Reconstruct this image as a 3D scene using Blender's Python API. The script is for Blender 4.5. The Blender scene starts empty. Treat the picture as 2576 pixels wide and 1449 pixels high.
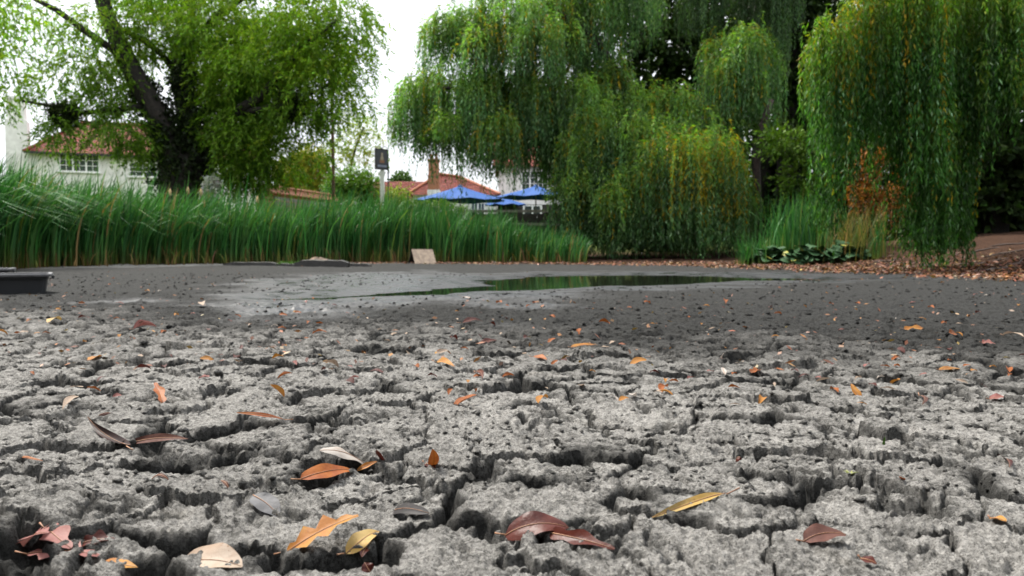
import bpy, math, random
import numpy as np
from mathutils import Vector

# ------------------------------------------------------------------ camera, sky, sun, exposure
SC = bpy.context.scene
COL = SC.collection
W0, H0, FPX = 2576.0, 1449.0, 2022.0          # the photograph's measuring grid and its focal length in that grid
CAM_H = 0.40
PITCH = math.atan((724.5 - 628.0) / FPX)       # horizon lies above the middle of the picture

cam_d = bpy.data.cameras.new('camera')
cam = bpy.data.objects.new('camera', cam_d)
COL.objects.link(cam)
cam.location = (0, 0, CAM_H)
cam.rotation_euler = (math.radians(90) - PITCH, 0, 0)
cam_d.sensor_width = 36.0
cam_d.lens = 36.0 * FPX / W0
cam_d.clip_start = 0.05
cam_d.clip_end = 6000
cam_d.dof.use_dof = True
cam_d.dof.focus_distance = 1.75
cam_d.dof.aperture_fstop = 7.0
SC.camera = cam

SUN_EL, SUN_AZ = math.radians(56), math.radians(-50)     # azimuth from +Y, clockwise
world = bpy.data.worlds.new('World')
SC.world = world
world.use_nodes = True
nt = world.node_tree
nt.nodes.clear()
w_out = nt.nodes.new('ShaderNodeOutputWorld')
w_bg = nt.nodes.new('ShaderNodeBackground')
w_sky = nt.nodes.new('ShaderNodeTexSky')
w_sky.sky_type = 'NISHITA'
w_sky.sun_disc = False
w_sky.sun_elevation = SUN_EL
w_sky.sun_rotation = SUN_AZ
w_sky.air_density = 1.0
w_sky.dust_density = 2.0
w_noise = nt.nodes.new('ShaderNodeTexNoise')
w_noise.inputs['Scale'].default_value = 2.2
w_noise.inputs['Detail'].default_value = 6
w_ramp = nt.nodes.new('ShaderNodeMapRange')
w_ramp.inputs[1].default_value = 0.35
w_ramp.inputs[2].default_value = 0.62
w_ramp.inputs[3].default_value = 0.80
w_ramp.inputs[4].default_value = 0.97
w_mix = nt.nodes.new('ShaderNodeMix')
w_mix.data_type = 'RGBA'
w_mix.inputs['B'].default_value = (9.6, 9.85, 10.2, 1)     # bright even cloud
nt.links.new(w_noise.outputs['Fac'], w_ramp.inputs[0])
nt.links.new(w_ramp.outputs[0], w_mix.inputs['Factor'])
nt.links.new(w_sky.outputs[0], w_mix.inputs['A'])
# overcast skies grow brighter towards the zenith: (1 + 2 sin h) / 3
w_geo = nt.nodes.new('ShaderNodeTexCoord')
w_sep = nt.nodes.new('ShaderNodeSeparateXYZ')
nt.links.new(w_geo.outputs['Generated'], w_sep.inputs[0])
w_abs = nt.nodes.new('ShaderNodeMath'); w_abs.operation = 'MAXIMUM'; w_abs.inputs[1].default_value = 0.0
nt.links.new(w_sep.outputs['Z'], w_abs.inputs[0])
w_cie = nt.nodes.new('ShaderNodeMath'); w_cie.operation = 'MULTIPLY_ADD'
w_cie.inputs[1].default_value = 0.80; w_cie.inputs[2].default_value = 0.45
nt.links.new(w_abs.outputs[0], w_cie.inputs[0])
w_mul = nt.nodes.new('ShaderNodeVectorMath'); w_mul.operation = 'SCALE'
nt.links.new(w_mix.outputs['Result'], w_mul.inputs[0])
nt.links.new(w_cie.outputs[0], w_mul.inputs['Scale'])
nt.links.new(w_mul.outputs[0], w_bg.inputs['Color'])
w_bg.inputs['Strength'].default_value = 0.078
nt.links.new(w_bg.outputs[0], w_out.inputs['Surface'])

sun_d = bpy.data.lights.new('sun', 'SUN')
sun_d.energy = 2.9
sun_d.angle = math.radians(13)
sun_d.color = (1.0, 0.95, 0.87)
sun = bpy.data.objects.new('sun', sun_d)
COL.objects.link(sun)
_dir = Vector((math.sin(SUN_AZ) * math.cos(SUN_EL), math.cos(SUN_AZ) * math.cos(SUN_EL), math.sin(SUN_EL)))
sun.rotation_euler = _dir.to_track_quat('Z', 'Y').to_euler()
sun.location = (0, 0, 40)

SC.view_settings.view_transform = 'Standard'
SC.view_settings.look = 'None'
SC.view_settings.gamma = 1.0
SC.view_settings.use_curve_mapping = False
SC.view_settings.exposure = 1.8
SC.render.engine = 'CYCLES'
SC.cycles.use_denoising = True
SC.cycles.max_bounces = 6
SC.cycles.diffuse_bounces = 3
SC.cycles.glossy_bounces = 2
SC.cycles.transmission_bounces = 3
SC.cycles.transparent_max_bounces = 4

RNG = np.random.default_rng(7)
random.seed(7)

# ------------------------------------------------------------------ helpers
_cp, _sp = math.cos(PITCH), math.sin(PITCH)
def ray(px, py):
    a, b = (px - W0 / 2) / FPX, (H0 / 2 - py) / FPX
    return np.array([a, _cp + b * _sp, -_sp + b * _cp])
def at(px, py, Y):
    r = ray(px, py)
    return np.array([0, 0, CAM_H]) + r * (Y / r[1])
def at_z(px, py, z=0.0):
    r = ray(px, py)
    return np.array([0, 0, CAM_H]) + r * ((z - CAM_H) / r[2])
def px2m(n, Y):
    return n * Y / FPX

def tag(o, label=None, cat=None, group=None, kind=None):
    if label: o['label'] = label
    if cat: o['category'] = cat
    if group: o['group'] = group
    if kind: o['kind'] = kind
    return o

def empty(name, loc=(0, 0, 0), rz=0.0, label=None, cat=None, group=None):
    o = bpy.data.objects.new(name, None)
    o.empty_display_size = 0.1
    o.location = loc
    o.rotation_euler = (0, 0, rz)
    COL.objects.link(o)
    return tag(o, label, cat, group)

def np_data(name, V, F, mat=None, smooth=False, color=None, cname='tint'):
    V = np.ascontiguousarray(V, np.float32)
    F = np.ascontiguousarray(F, np.int32)
    n, k = F.shape
    me = bpy.data.meshes.new(name)
    me.vertices.add(len(V))
    me.vertices.foreach_set('co', V.ravel())
    me.loops.add(n * k)
    me.loops.foreach_set('vertex_index', F.ravel())
    me.polygons.add(n)
    me.polygons.foreach_set('loop_start', np.arange(0, n * k, k, dtype=np.int32))
    me.update(calc_edges=True)
    if smooth:
        me.polygons.foreach_set('use_smooth', np.ones(n, bool))
    if color is not None:
        ca = me.color_attributes.new(cname, 'FLOAT_COLOR', 'POINT')
        c4 = np.ones((len(V), 4), np.float32)
        c4[:, :color.shape[1]] = color
        ca.data.foreach_set('color', c4.ravel())
    if mat is not None:
        me.materials.append(mat)
    return me

def link(name, me, parent=None, loc=(0, 0, 0), rot=(0, 0, 0)):
    o = bpy.data.objects.new(name, me)
    o.location = loc
    o.rotation_euler = rot
    COL.objects.link(o)
    if parent is not None:
        o.parent = parent
    return o

def np_obj(name, V, F, mat=None, parent=None, smooth=False, color=None, cname='tint', loc=(0, 0, 0)):
    return link(name, np_data(name, V, F, mat, smooth, color, cname), parent, loc)

class MB:
    """collects boxes, tubes and free polygons for ONE mesh"""
    def __init__(self): self.v, self.f = [], []
    def poly(self, pts):
        i = len(self.v); self.v += [tuple(p) for p in pts]; self.f.append(tuple(range(i, i + len(pts)))); return self
    def hexa(self, p):
        i = len(self.v); self.v += [tuple(q) for q in p]
        for a in ((0, 3, 2, 1), (4, 5, 6, 7), (0, 1, 5, 4), (1, 2, 6, 5), (2, 3, 7, 6), (3, 0, 4, 7)):
            self.f.append(tuple(i + k for k in a))
        return self
    def box(self, x0, x1, y0, y1, z0, z1, taper=0.0):
        t = taper
        return self.hexa([(x0, y0, z0), (x1, y0, z0), (x1, y1, z0), (x0, y1, z0),
                          (x0 + t, y0 + t, z1), (x1 - t, y0 + t, z1), (x1 - t, y1 - t, z1), (x0 + t, y1 - t, z1)])
    def bar(self, a, b, w, h=None, up=(0, 0, 1)):
        a, b = Vector(a), Vector(b); h = h or w
        d = (b - a).normalized(); s = d.cross(Vector(up))
        if s.length < 1e-4: s = Vector((1, 0, 0))
        s.normalize(); u = s.cross(d).normalized()
        q = []
        for p in (a, b):
            q += [p - s * w / 2 - u * h / 2, p + s * w / 2 - u * h / 2, p + s * w / 2 + u * h / 2, p - s * w / 2 + u * h / 2]
        i = len(self.v); self.v += [tuple(p) for p in q]
        for f in ((0, 1, 2, 3), (7, 6, 5, 4), (0, 4, 5, 1), (1, 5, 6, 2), (2, 6, 7, 3), (3, 7, 4, 0)):
            self.f.append(tuple(i + k for k in f))
        return self
    def tube(self, pts, rad, n=8, wob=0.0):
        pts = [Vector(p) for p in pts]; i0 = len(self.v)
        for k, p in enumerate(pts):
            d = (pts[min(k + 1, len(pts) - 1)] - pts[max(k - 1, 0)]).normalized()
            s = d.cross(Vector((0.13, 0.99, 0.05)))
            if s.length < 0.05: s = d.cross(Vector((1, 0, 0)))
            s.normalize(); u = s.cross(d).normalized()
            r = rad[k] if hasattr(rad, '__len__') else rad
            for j in range(n):
                a = 2 * math.pi * j / n
                rr = r * (1 + wob * random.uniform(-1, 1))
                self.v.append(tuple(p + s * math.cos(a) * rr + u * math.sin(a) * rr))
        for k in range(len(pts) - 1):
            for j in range(n):
                a, b = i0 + k * n + j, i0 + k * n + (j + 1) % n
                self.f.append((a, b, b + n, a + n))
        self.f.append(tuple(i0 + j for j in reversed(range(n))))
        e = i0 + (len(pts) - 1) * n
        self.f.append(tuple(e + j for j in range(n)))
        return self
    def lathe(self, prof, n=16, c=(0, 0, 0)):
        i0 = len(self.v)
        for r, z in prof:
            for j in range(n):
                a = 2 * math.pi * j / n
                self.v.append((c[0] + r * math.cos(a), c[1] + r * math.sin(a), c[2] + z))
        for k in range(len(prof) - 1):
            for j in range(n):
                a, b = i0 + k * n + j, i0 + k * n + (j + 1) % n
                self.f.append((a, b, b + n, a + n))
        return self
    def data(self, name, mat=None, smooth=False):
        me = bpy.data.meshes.new(name)
        me.from_pydata(self.v, [], self.f)
        if smooth: me.polygons.foreach_set('use_smooth', np.ones(len(me.polygons), bool))
        if mat: me.materials.append(mat)
        me.update()
        return me
    def build(self, name, mat=None, parent=None, smooth=False, loc=(0, 0, 0), rot=(0, 0, 0)):
        return link(name, self.data(name, mat, smooth), parent, loc, rot)

def copy_tree(o, parent=None):
    c = o.copy(); COL.objects.link(c); c.parent = parent
    for ch in o.children: copy_tree(ch, c)
    return c

# ------------------------------------------------------------------ numpy noise
def _hash(ix, iy, seed):
    h = (ix.astype(np.int64) * 374761393 + iy.astype(np.int64) * 668265263 + seed * 1442695041) & 0xFFFFFFFF
    h = ((h ^ (h >> 13)) * 1274126177) & 0xFFFFFFFF
    h = ((h ^ (h >> 16)) * 2246822519) & 0xFFFFFFFF
    return (h ^ (h >> 15)) & 0xFFFFFFFF
def _rnd(ix, iy, seed):
    return _hash(ix, iy, seed).astype(np.float64) / 4294967296.0
def perlin(x, y, seed=0):
    x0, y0 = np.floor(x), np.floor(y)
    fx, fy = x - x0, y - y0
    ix, iy = x0.astype(np.int64), y0.astype(np.int64)
    def g(dx, dy):
        a = _rnd(ix + dx, iy + dy, seed) * 2 * np.pi
        return np.cos(a) * (fx - dx) + np.sin(a) * (fy - dy)
    u = fx * fx * fx * (fx * (fx * 6 - 15) + 10)
    v = fy * fy * fy * (fy * (fy * 6 - 15) + 10)
    a, b, c, d = g(0, 0), g(1, 0), g(0, 1), g(1, 1)
    return ((a * (1 - u) + b * u) * (1 - v) + (c * (1 - u) + d * u) * v) * 1.5
def fbm(x, y, oct=4, seed=0, gain=0.5):
    s, a = 0, 1.0
    for o in range(oct):
        s = s + a * perlin(x * 2.03 ** o + o * 17.3, y * 2.03 ** o - o * 9.1, seed + o)
        a *= gain
    return s
def sstep(a, b, x):
    t = np.clip((x - a) / (b - a), 0, 1)
    return t * t * (3 - 2 * t)
def voronoi(x, y, seed=0, jit=0.9):
    """nearest cell id and distance to the nearest cell border"""
    ix, iy = np.floor(x).astype(np.int64), np.floor(y).astype(np.int64)
    fx, fy = x - ix, y - iy
    best = np.full(x.shape, 9.0); bx = np.zeros(x.shape); by = np.zeros(x.shape); bi = np.zeros(x.shape, np.int64); bj = np.zeros(x.shape, np.int64)
    def pt(i, j):
        return i + 0.5 + jit * (_rnd(ix + i, iy + j, seed) - 0.5) - fx, j + 0.5 + jit * (_rnd(ix + i, iy + j, seed + 5) - 0.5) - fy
    for j in (-1, 0, 1):
        for i in (-1, 0, 1):
            qx, qy = pt(i, j); d = qx * qx + qy * qy
            m = d < best
            best = np.where(m, d, best); bx = np.where(m, qx, bx); by = np.where(m, qy, by); bi = np.where(m, i, bi); bj = np.where(m, j, bj)
    e = np.full(x.shape, 9.0)
    for j in (-2, -1, 0, 1, 2):
        for i in (-2, -1, 0, 1, 2):
            qx, qy = pt(i, j)
            dx, dy = qx - bx, qy - by
            l = np.sqrt(dx * dx + dy * dy)
            ok = l > 1e-5
            dd = (0.5 * (qx + bx) * dx + 0.5 * (qy + by) * dy) / np.where(ok, l, 1)
            e = np.where(ok & (dd < e), dd, e)
    cx, cy = ix + bi, iy + bj
    return cx, cy, e, bx, by

# ------------------------------------------------------------------ materials
def new_mat(name):
    m = bpy.data.materials.new(name); m.use_nodes = True
    t = m.node_tree; b = t.nodes['Principled BSDF']
    return m, t, b
def nd(t, kind, **kw):
    n = t.nodes.new(kind)
    for k, v in kw.items(): setattr(n, k, v)
    return n
def noise(t, scale, detail=4, rough=0.6, coord=None):
    n = nd(t, 'ShaderNodeTexNoise'); n.inputs['Scale'].default_value = scale
    n.inputs['Detail'].default_value = detail; n.inputs['Roughness'].default_value = rough
    if coord is not None: t.links.new(coord, n.inputs['Vector'])
    return n.outputs['Fac']
def remap(t, sock, a, b, c=0.0, d=1.0):
    n = nd(t, 'ShaderNodeMapRange'); n.interpolation_type = 'SMOOTHSTEP'
    for i, v in zip((1, 2, 3, 4), (a, b, c, d)): n.inputs[i].default_value = v
    t.links.new(sock, n.inputs[0]); return n.outputs[0]
def mixc(t, fac, a, b, mode='MIX'):
    n = nd(t, 'ShaderNodeMix', data_type='RGBA', blend_type=mode)
    if isinstance(fac, (int, float)): n.inputs['Factor'].default_value = fac
    else: t.links.new(fac, n.inputs['Factor'])
    for k, v in (('A', a), ('B', b)):
        if isinstance(v, tuple): n.inputs[k].default_value = (*v, 1)
        else: t.links.new(v, n.inputs[k])
    return n.outputs['Result']
def mixf(t, fac, a, b):
    n = nd(t, 'ShaderNodeMix', data_type='FLOAT')
    t.links.new(fac, n.inputs['Factor'])
    for i, v in ((2, a), (3, b)):
        if isinstance(v, (int, float)): n.inputs[i].default_value = v
        else: t.links.new(v, n.inputs[i])
    return n.outputs[0]
def bump(t, b, sock, dist, strength=1.0, prev=None):
    n = nd(t, 'ShaderNodeBump'); n.inputs['Distance'].default_value = dist; n.inputs['Strength'].default_value = strength
    t.links.new(sock, n.inputs['Height'])
    if prev is not None: t.links.new(prev, n.inputs['Normal'])
    if b is not None: t.links.new(n.outputs[0], b.inputs['Normal'])
    return n.outputs[0]
def objco(t):
    return nd(t, 'ShaderNodeTexCoord').outputs['Object']

def simple(name, c1, c2=None, scale=8.0, rough=0.7, bump_d=0.0, bscale=None, spec=0.5, detail=5, lo=0.35, hi=0.65):
    m, t, b = new_mat(name)
    co = objco(t)
    if c2 is None: c2 = tuple(x * 0.75 for x in c1)
    f = remap(t, noise(t, scale, detail, 0.6, co), lo, hi)
    t.links.new(mixc(t, f, c2, c1), b.inputs['Base Color'])
    b.inputs['Roughness'].default_value = rough
    b.inputs['Specular IOR Level'].default_value = spec
    if bump_d: bump(t, b, noise(t, bscale or scale * 3, 5, 0.65, co), bump_d)
    return m

def leaf_mat(name, trans=0.35, rough=0.55, spec=0.15, gain=1.0):
    """foliage: colour from each leaf's own tint, lets some light through"""
    m, t, b = new_mat(name)
    a = nd(t, 'ShaderNodeAttribute'); a.attribute_name = 'tint'
    b.inputs['Roughness'].default_value = rough
    b.inputs['Specular IOR Level'].default_value = spec
    t.links.new(a.outputs['Color'], b.inputs['Base Color'])
    tr = nd(t, 'ShaderNodeBsdfTranslucent')
    t.links.new(mixc(t, 1.0, a.outputs['Color'], (1.0, 1.15, 0.45), 'MULTIPLY'), tr.inputs['Color'])
    mx = nd(t, 'ShaderNodeMixShader'); mx.inputs[0].default_value = trans
    t.links.new(b.outputs[0], mx.inputs[1]); t.links.new(tr.outputs[0], mx.inputs[2])
    t.links.new(mx.outputs[0], t.nodes['Material Output'].inputs['Surface'])
    return m

# ------------------------------------------------------------------ the pond bed and the land round it
POND = np.array([(-16, -12), (-14, 0), (-11.5, 8), (-9.4, 13), (-8.6, 17), (-6.2, 20.5), (-3, 22.3), (1, 21.2), (4.6, 19.2),
                 (5.9, 14.6), (6.7, 10.6), (8.2, 5), (10, -3), (10, -12)], float)
def shore(x, y):
    """signed distance to the pond's edge, positive on land"""
    d = np.full(x.shape, 1e9); inside = np.zeros(x.shape, bool)
    n = len(POND)
    for i in range(n):
        a, b = POND[i], POND[(i + 1) % n]
        ex, ey = b - a; wx, wy = x - a[0], y - a[1]
        t = np.clip((wx * ex + wy * ey) / (ex * ex + ey * ey), 0, 1)
        d = np.minimum(d, (wx - ex * t) ** 2 + (wy - ey * t) ** 2)
        c = ((a[1] <= y) != (b[1] <= y)) & (x < (b[0] - a[0]) * (y - a[1]) / ((b[1] - a[1]) or 1e-9) + a[0])
        inside ^= c
    d = np.sqrt(d)
    return np.where(inside, -d, d) + 0.35 * fbm(x * 0.7, y * 0.7, 3, 91)
def macro(x, y):
    x, y = np.asarray(x, float), np.asarray(y, float)
    sd = shore(x, y)
    k = sstep(6.0, 8.6, x) * sstep(26, 20, y)
    c = np.interp(sd, [-3, 0, 1, 4, 7, 11, 40], [0, 0.02, 0.05, 0.12, 0.22, 0.92, 1.0])
    r = np.interp(sd, [-3, 0, 1, 3, 5, 10, 40], [0, 0.02, 0.07, 0.30, 0.62, 0.98, 1.0])
    z = c * (1 - k) + r * k
    # the shallow hollow that still holds water
    return z, sd
PUD = np.array([(-1.9, 6.9), (-0.9, 8.0), (0.25, 9.6), (1.0, 11.0), (2.0, 12.2), (3.9, 11.9), (5.1, 11.6)], float)
PUDR = [0.20, 0.34, 0.75, 1.6, 1.8, 1.0, 0.35]
def puddle(x, y):
    """>0 inside the hollow"""
    best = np.full(np.shape(x), -9.0)
    for i in range(len(PUD) - 1):
        a, b = PUD[i], PUD[i + 1]
        ex, ey = b - a; wx, wy = x - a[0], y - a[1]
        t = np.clip((wx * ex + wy * ey) / (ex * ex + ey * ey), 0, 1)
        d = np.sqrt((wx - ex * t) ** 2 + (wy - ey * t) ** 2)
        r = PUDR[i] + (PUDR[i + 1] - PUDR[i]) * t
        best = np.maximum(best, (r - d))
    return best + 0.25 * fbm(x * 1.1, y * 1.1, 4, 55)

def dryness(x, y):
    d = y + 0.40 * x + 0.55 * fbm(x * 0.9, y * 0.9, 3, 31) + 0.25 * fbm(x * 5, y * 5, 2, 32)
    return sstep(4.5, 2.1, d)

WATER_Z = -0.034
def relief(x, y):
    """mud surface: height, sideways shift, plate id, border distance, dryness, wetness"""
    x, y = np.asarray(x, float), np.asarray(y, float)
    z, sd = macro(x, y)
    dry = dryness(x, y)
    rough = 0.35 + 0.65 * sstep(8.5, 2.6, y + 0.2 * x + 0.4 * fbm(x, y, 2, 77))
    far = sstep(16, 6, np.hypot(x, y))
    # cracked plates
    wx = x + 0.048 * fbm(x * 7, y * 7, 3, 3) + 0.006 * fbm(x * 34, y * 34, 2, 4, 0.6)
    wy = y + 0.048 * fbm(x * 7 + 31, y * 7, 3, 6) + 0.006 * fbm(x * 34 + 9, y * 34, 2, 8, 0.6)
    S = 0.205
    cx, cy, e, bx, by = voronoi(wx / S, wy / (S * 0.92), 11)
    e = e * S
    open_ = sstep(-0.42, 0.42, fbm(x * 2.6, y * 2.6, 3, 21))        # some joints gape, some have closed again
    w = 0.0075 + 0.015 * open_ + 0.022 * sstep(0.70, 1.0, open_)
    wall = sstep(0.12, 0.80, e / w)
    depth = (0.026 + 0.026 * open_) * (0.12 + 0.88 * sstep(5.2, 2.4, y + 0.2 * x))
    crack = (1 - wall) * depth
    tilt = (_rnd(cx, cy, 41) - 0.5) * 0.16 * bx * S + (_rnd(cx, cy, 42) - 0.5) * 0.16 * by * S
    lift = (_rnd(cx, cy, 43) - 0.5) * 0.017
    pl = 0.15 + 0.85 * sstep(5.5, 2.4, y + 0.2 * x)
    # finer joints
    S2 = 0.066
    _, _, e2, _, _ = voronoi(wx / S2 + 3.3, wy / S2 + 1.7, 23)
    e2 = e2 * S2
    op2 = sstep(0.0, 0.6, fbm(x * 6 + 5, y * 6, 3, 27))
    w2 = 0.004 + 0.009 * op2
    fine = (1 - sstep(0.2, 1.0, e2 / w2)) * 0.018 * op2
    # crumbs
    b1 = np.abs(perlin(x * 15, y * 15, 51)); b2 = np.abs(perlin(x * 34 + 5, y * 34, 52))
    b3 = np.abs(perlin(x * 76, y * 76 + 3, 53)); b4 = perlin(x * 150, y * 150, 54)
    patch = 0.6 + 0.5 * perlin(x * 3.1, y * 3.1, 58)
    crumb = 0.0062 * b1 + 0.0078 * b2 + 0.0090 * b3 * patch + 0.0036 * b4 - 0.009
    pit = sstep(0.30, 0.55, perlin(x * 22 + 2, y * 22, 61)) * 0.012 * sstep(-0.1, 0.4, perlin(x * 4, y * 4, 62))
    low = 0.011 * perlin(x * 3.4, y * 3.4, 75) * sstep(6, 3, y) + 0.018 * perlin(x * 1.7, y * 1.7, 71) * sstep(8, 3, y) + 0.006 * perlin(x * 0.9, y * 0.9, 72)
    clod = (0.016 * sstep(0.25, 0.6, perlin(x * 6.5, y * 6.5, 73)) + 0.010 * sstep(0.2, 0.5, perlin(x * 14, y * 14, 74))) * sstep(2.2, 3.6, y)
    h = low + rough * (crumb + clod) + pl * (tilt + lift * far) - crack - rough * (fine + pit)
    # gentle lumps in the smooth far mud
    h = h + (1 - far) * (0.008 * fbm(x * 2.2, y * 2.2, 3, 81) + 0.006 * perlin(x * 5.5, y * 5.5, 84))
    pu = puddle(x, y)
    h = h * (1 - 0.85 * sstep(-1.2, 0.0, pu)) - 0.05 * sstep(-0.7, 0.6, pu)
    on_land = sstep(0.0, 1.2, sd)
    h = h * (1 - 0.5 * on_land) + on_land * 0.03 * fbm(x * 1.5, y * 1.5, 3, 83)
    film = 0.8 - np.hypot((x + 1.4 + 0.12 * (y - 9.8)) / 1.4, (y - 9.8) / 3.6)      # wet film beside the water
    wet = sstep(-1.3, -0.1, np.maximum(pu, 1.6 * film) + 0.8 * fbm(x * 0.9, y * 0.9, 4, 95)) * sstep(0.2, -0.6, sd)
    # plate rims lean out a little over the cracks
    rim = 0.008 * np.exp(-((e - w * 0.8) / (0.5 * w + 0.003)) ** 2) * open_ * pl
    ln = np.hypot(bx, by) + 1e-6
    sx, sy = -bx / ln * rim, -by / ln * rim
    pid = cx * 100003 + cy
    # the plates have dried pale; the open joints between them are coloured dark so the cracks stand out, and some plates lag behind
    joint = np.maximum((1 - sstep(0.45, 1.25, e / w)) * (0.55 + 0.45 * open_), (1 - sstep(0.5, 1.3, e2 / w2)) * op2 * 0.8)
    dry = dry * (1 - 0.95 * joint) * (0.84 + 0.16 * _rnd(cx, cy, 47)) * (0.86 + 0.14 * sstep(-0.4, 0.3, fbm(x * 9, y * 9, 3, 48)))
    return z + h, sx, sy, pid, e, w, dry, wet, sd

def ground_z(x, y):
    r = relief(np.array([x], float), np.array([y], float))
    return float(r[0][0])
def ground_top(x, y, r=0.02):
    """height a small thing rests on: the highest mud around that spot"""
    a = np.linspace(0, 2 * np.pi, 9)[:-1]
    xs = np.concatenate([[x], x + r * np.cos(a), x + 0.5 * r * np.cos(a)]); ys = np.concatenate([[y], y + r * np.sin(a), y + 0.5 * r * np.sin(a)])
    z = np.sort(relief(xs, ys)[0])
    return float(z[-5])

# mud material: dry crust, damp dark mud, wet film, leaf mould and turf, each where it lies
mud, t, b = new_mat('pond_mud')
za = nd(t, 'ShaderNodeAttribute'); za.attribute_name = 'zone'
sep = nd(t, 'ShaderNodeSeparateColor'); t.links.new(za.outputs['Color'], sep.inputs[0])
DRY, WET, MOULD = sep.outputs[0], sep.outputs[1], sep.outputs[2]
TURF = za.outputs['Alpha']
pos = nd(t, 'ShaderNodeNewGeometry').outputs['Position']
n1 = noise(t, 11, 6, 0.7, pos); n2 = noise(t, 95, 6, 0.75, pos); n3 = noise(t, 3.0, 4, 0.6, pos); n4 = noise(t, 330, 3, 0.7, pos)
crust = mixc(t, remap(t, n2, 0.34, 0.62), (0.060, 0.058, 0.054), (0.345, 0.333, 0.312))
crust = mixc(t, remap(t, n1, 0.35, 0.68, 0.0, 0.55), crust, (0.41, 0.396, 0.372))
crust = mixc(t, remap(t, n4, 0.52, 0.64, 0.0, 0.65), crust, (0.026, 0.025, 0.022))
crust = mixc(t, remap(t, noise(t, 27, 5, 0.7, pos), 0.53, 0.66, 0.0, 0.7), crust, (0.085, 0.082, 0.076))
crust = mixc(t, remap(t, n3, 0.60, 0.75, 0.0, 0.22), crust, (0.15, 0.125, 0.08))
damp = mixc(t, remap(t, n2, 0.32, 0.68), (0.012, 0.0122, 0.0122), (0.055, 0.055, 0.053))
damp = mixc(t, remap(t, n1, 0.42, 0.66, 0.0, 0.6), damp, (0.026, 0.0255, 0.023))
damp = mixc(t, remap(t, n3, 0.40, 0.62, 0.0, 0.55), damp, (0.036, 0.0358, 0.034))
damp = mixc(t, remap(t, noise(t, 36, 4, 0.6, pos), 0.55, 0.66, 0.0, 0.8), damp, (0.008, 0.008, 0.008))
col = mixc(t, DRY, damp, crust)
wetc = mixc(t, remap(t, n1, 0.35, 0.7), (0.010, 0.0108, 0.012), (0.022, 0.0235, 0.026))
col = mixc(t, WET, col, wetc)
mould = mixc(t, remap(t, noise(t, 28, 5, 0.7, pos), 0.35, 0.65), (0.016, 0.010, 0.008), (0.070, 0.038, 0.024))
col = mixc(t, MOULD, col, mould)
turf = mixc(t, remap(t, noise(t, 6, 5, 0.7, pos), 0.35, 0.65), (0.035, 0.06, 0.012), (0.07, 0.10, 0.025))
col = mixc(t, TURF, col, turf)
t.links.new(col, b.inputs['Base Color'])
wr = remap(t, noise(t, 3.2, 6, 0.65, pos), 0.36, 0.60, 0.22, 0.58)
t.links.new(mixf(t, WET, 0.9, wr), b.inputs['Roughness'])
t.links.new(mixf(t, WET, 0.05, 0.30), b.inputs['Specular IOR Level'])
bstr = nd(t, 'ShaderNodeMath', operation='MULTIPLY_ADD'); bstr.inputs[1].default_value = -0.93; bstr.inputs[2].default_value = 1.0
t.links.new(WET, bstr.inputs[0])
bb1 = nd(t, 'ShaderNodeBump'); bb1.inputs['Distance'].default_value = 0.014
t.links.new(n2, bb1.inputs['Height']); t.links.new(bstr.outputs[0], bb1.inputs['Strength'])
bb2 = nd(t, 'ShaderNodeBump'); bb2.inputs['Distance'].default_value = 0.0035
t.links.new(n4, bb2.inputs['Height']); t.links.new(bstr.outputs[0], bb2.inputs['Strength'])
bb0 = nd(t, 'ShaderNodeBump'); bb0.inputs['Distance'].default_value = 0.03
t.links.new(noise(t, 14, 3, 0.6, pos), bb0.inputs['Height']); t.links.new(bstr.outputs[0], bb0.inputs['Strength'])
t.links.new(bb0.outputs[0], bb1.inputs['Normal'])
t.links.new(bb1.outputs[0], bb2.inputs['Normal']); t.links.new(bb2.outputs[0], b.inputs['Normal'])

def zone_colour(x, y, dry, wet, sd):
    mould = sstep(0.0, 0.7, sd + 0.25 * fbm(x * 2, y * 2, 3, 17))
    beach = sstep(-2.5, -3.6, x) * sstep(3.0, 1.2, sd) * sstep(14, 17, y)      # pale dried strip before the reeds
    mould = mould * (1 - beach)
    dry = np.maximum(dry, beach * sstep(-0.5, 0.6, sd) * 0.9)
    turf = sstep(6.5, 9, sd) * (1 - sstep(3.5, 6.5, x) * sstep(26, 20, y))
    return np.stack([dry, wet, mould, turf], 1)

def fan(a0, a1, na, radii, cx=0.0, cy=0.0):
    A = np.linspace(a0, a1, na); R = np.asarray(radii)
    g_a, g_r = np.meshgrid(A, R)
    x, y = (cx + g_r * np.sin(g_a)).ravel(), (cy + g_r * np.cos(g_a)).ravel()
    i = np.arange(len(R) * na).reshape(len(R), na)
    F = np.stack([i[:-1, :-1], i[:-1, 1:], i[1:, 1:], i[1:, :-1]], -1).reshape(-1, 4)
    return x, y, F[:, ::-1]

HALF = math.radians(37)
NEAR = np.exp(np.arange(math.log(0.62), math.log(8.02), 0.0042))
x, y, F = fan(-HALF, HALF, 600, NEAR)
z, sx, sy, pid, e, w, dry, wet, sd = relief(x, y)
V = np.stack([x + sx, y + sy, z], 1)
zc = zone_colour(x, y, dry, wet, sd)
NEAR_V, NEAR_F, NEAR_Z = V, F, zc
# which faces belong to which cracked plate
fy = y[F].mean(1); fx = x[F].mean(1); fe = (e / w)[F].min(1)
fid = pid[F[:, 0]]; same = (pid[F] == fid[:, None]).all(1)
plate = same & (fe > 0.45) & (np.hypot(fx, fy) < 3.4) & (np.abs(fx) < 0.72 * fy + 0.15)
ids, cnt = np.unique(fid[plate], return_counts=True)
order = np.argsort(-cnt)
ids = ids[order][:290]; ids = ids[cnt[order][:290] > 120]
own = plate & np.isin(fid, ids)

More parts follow.
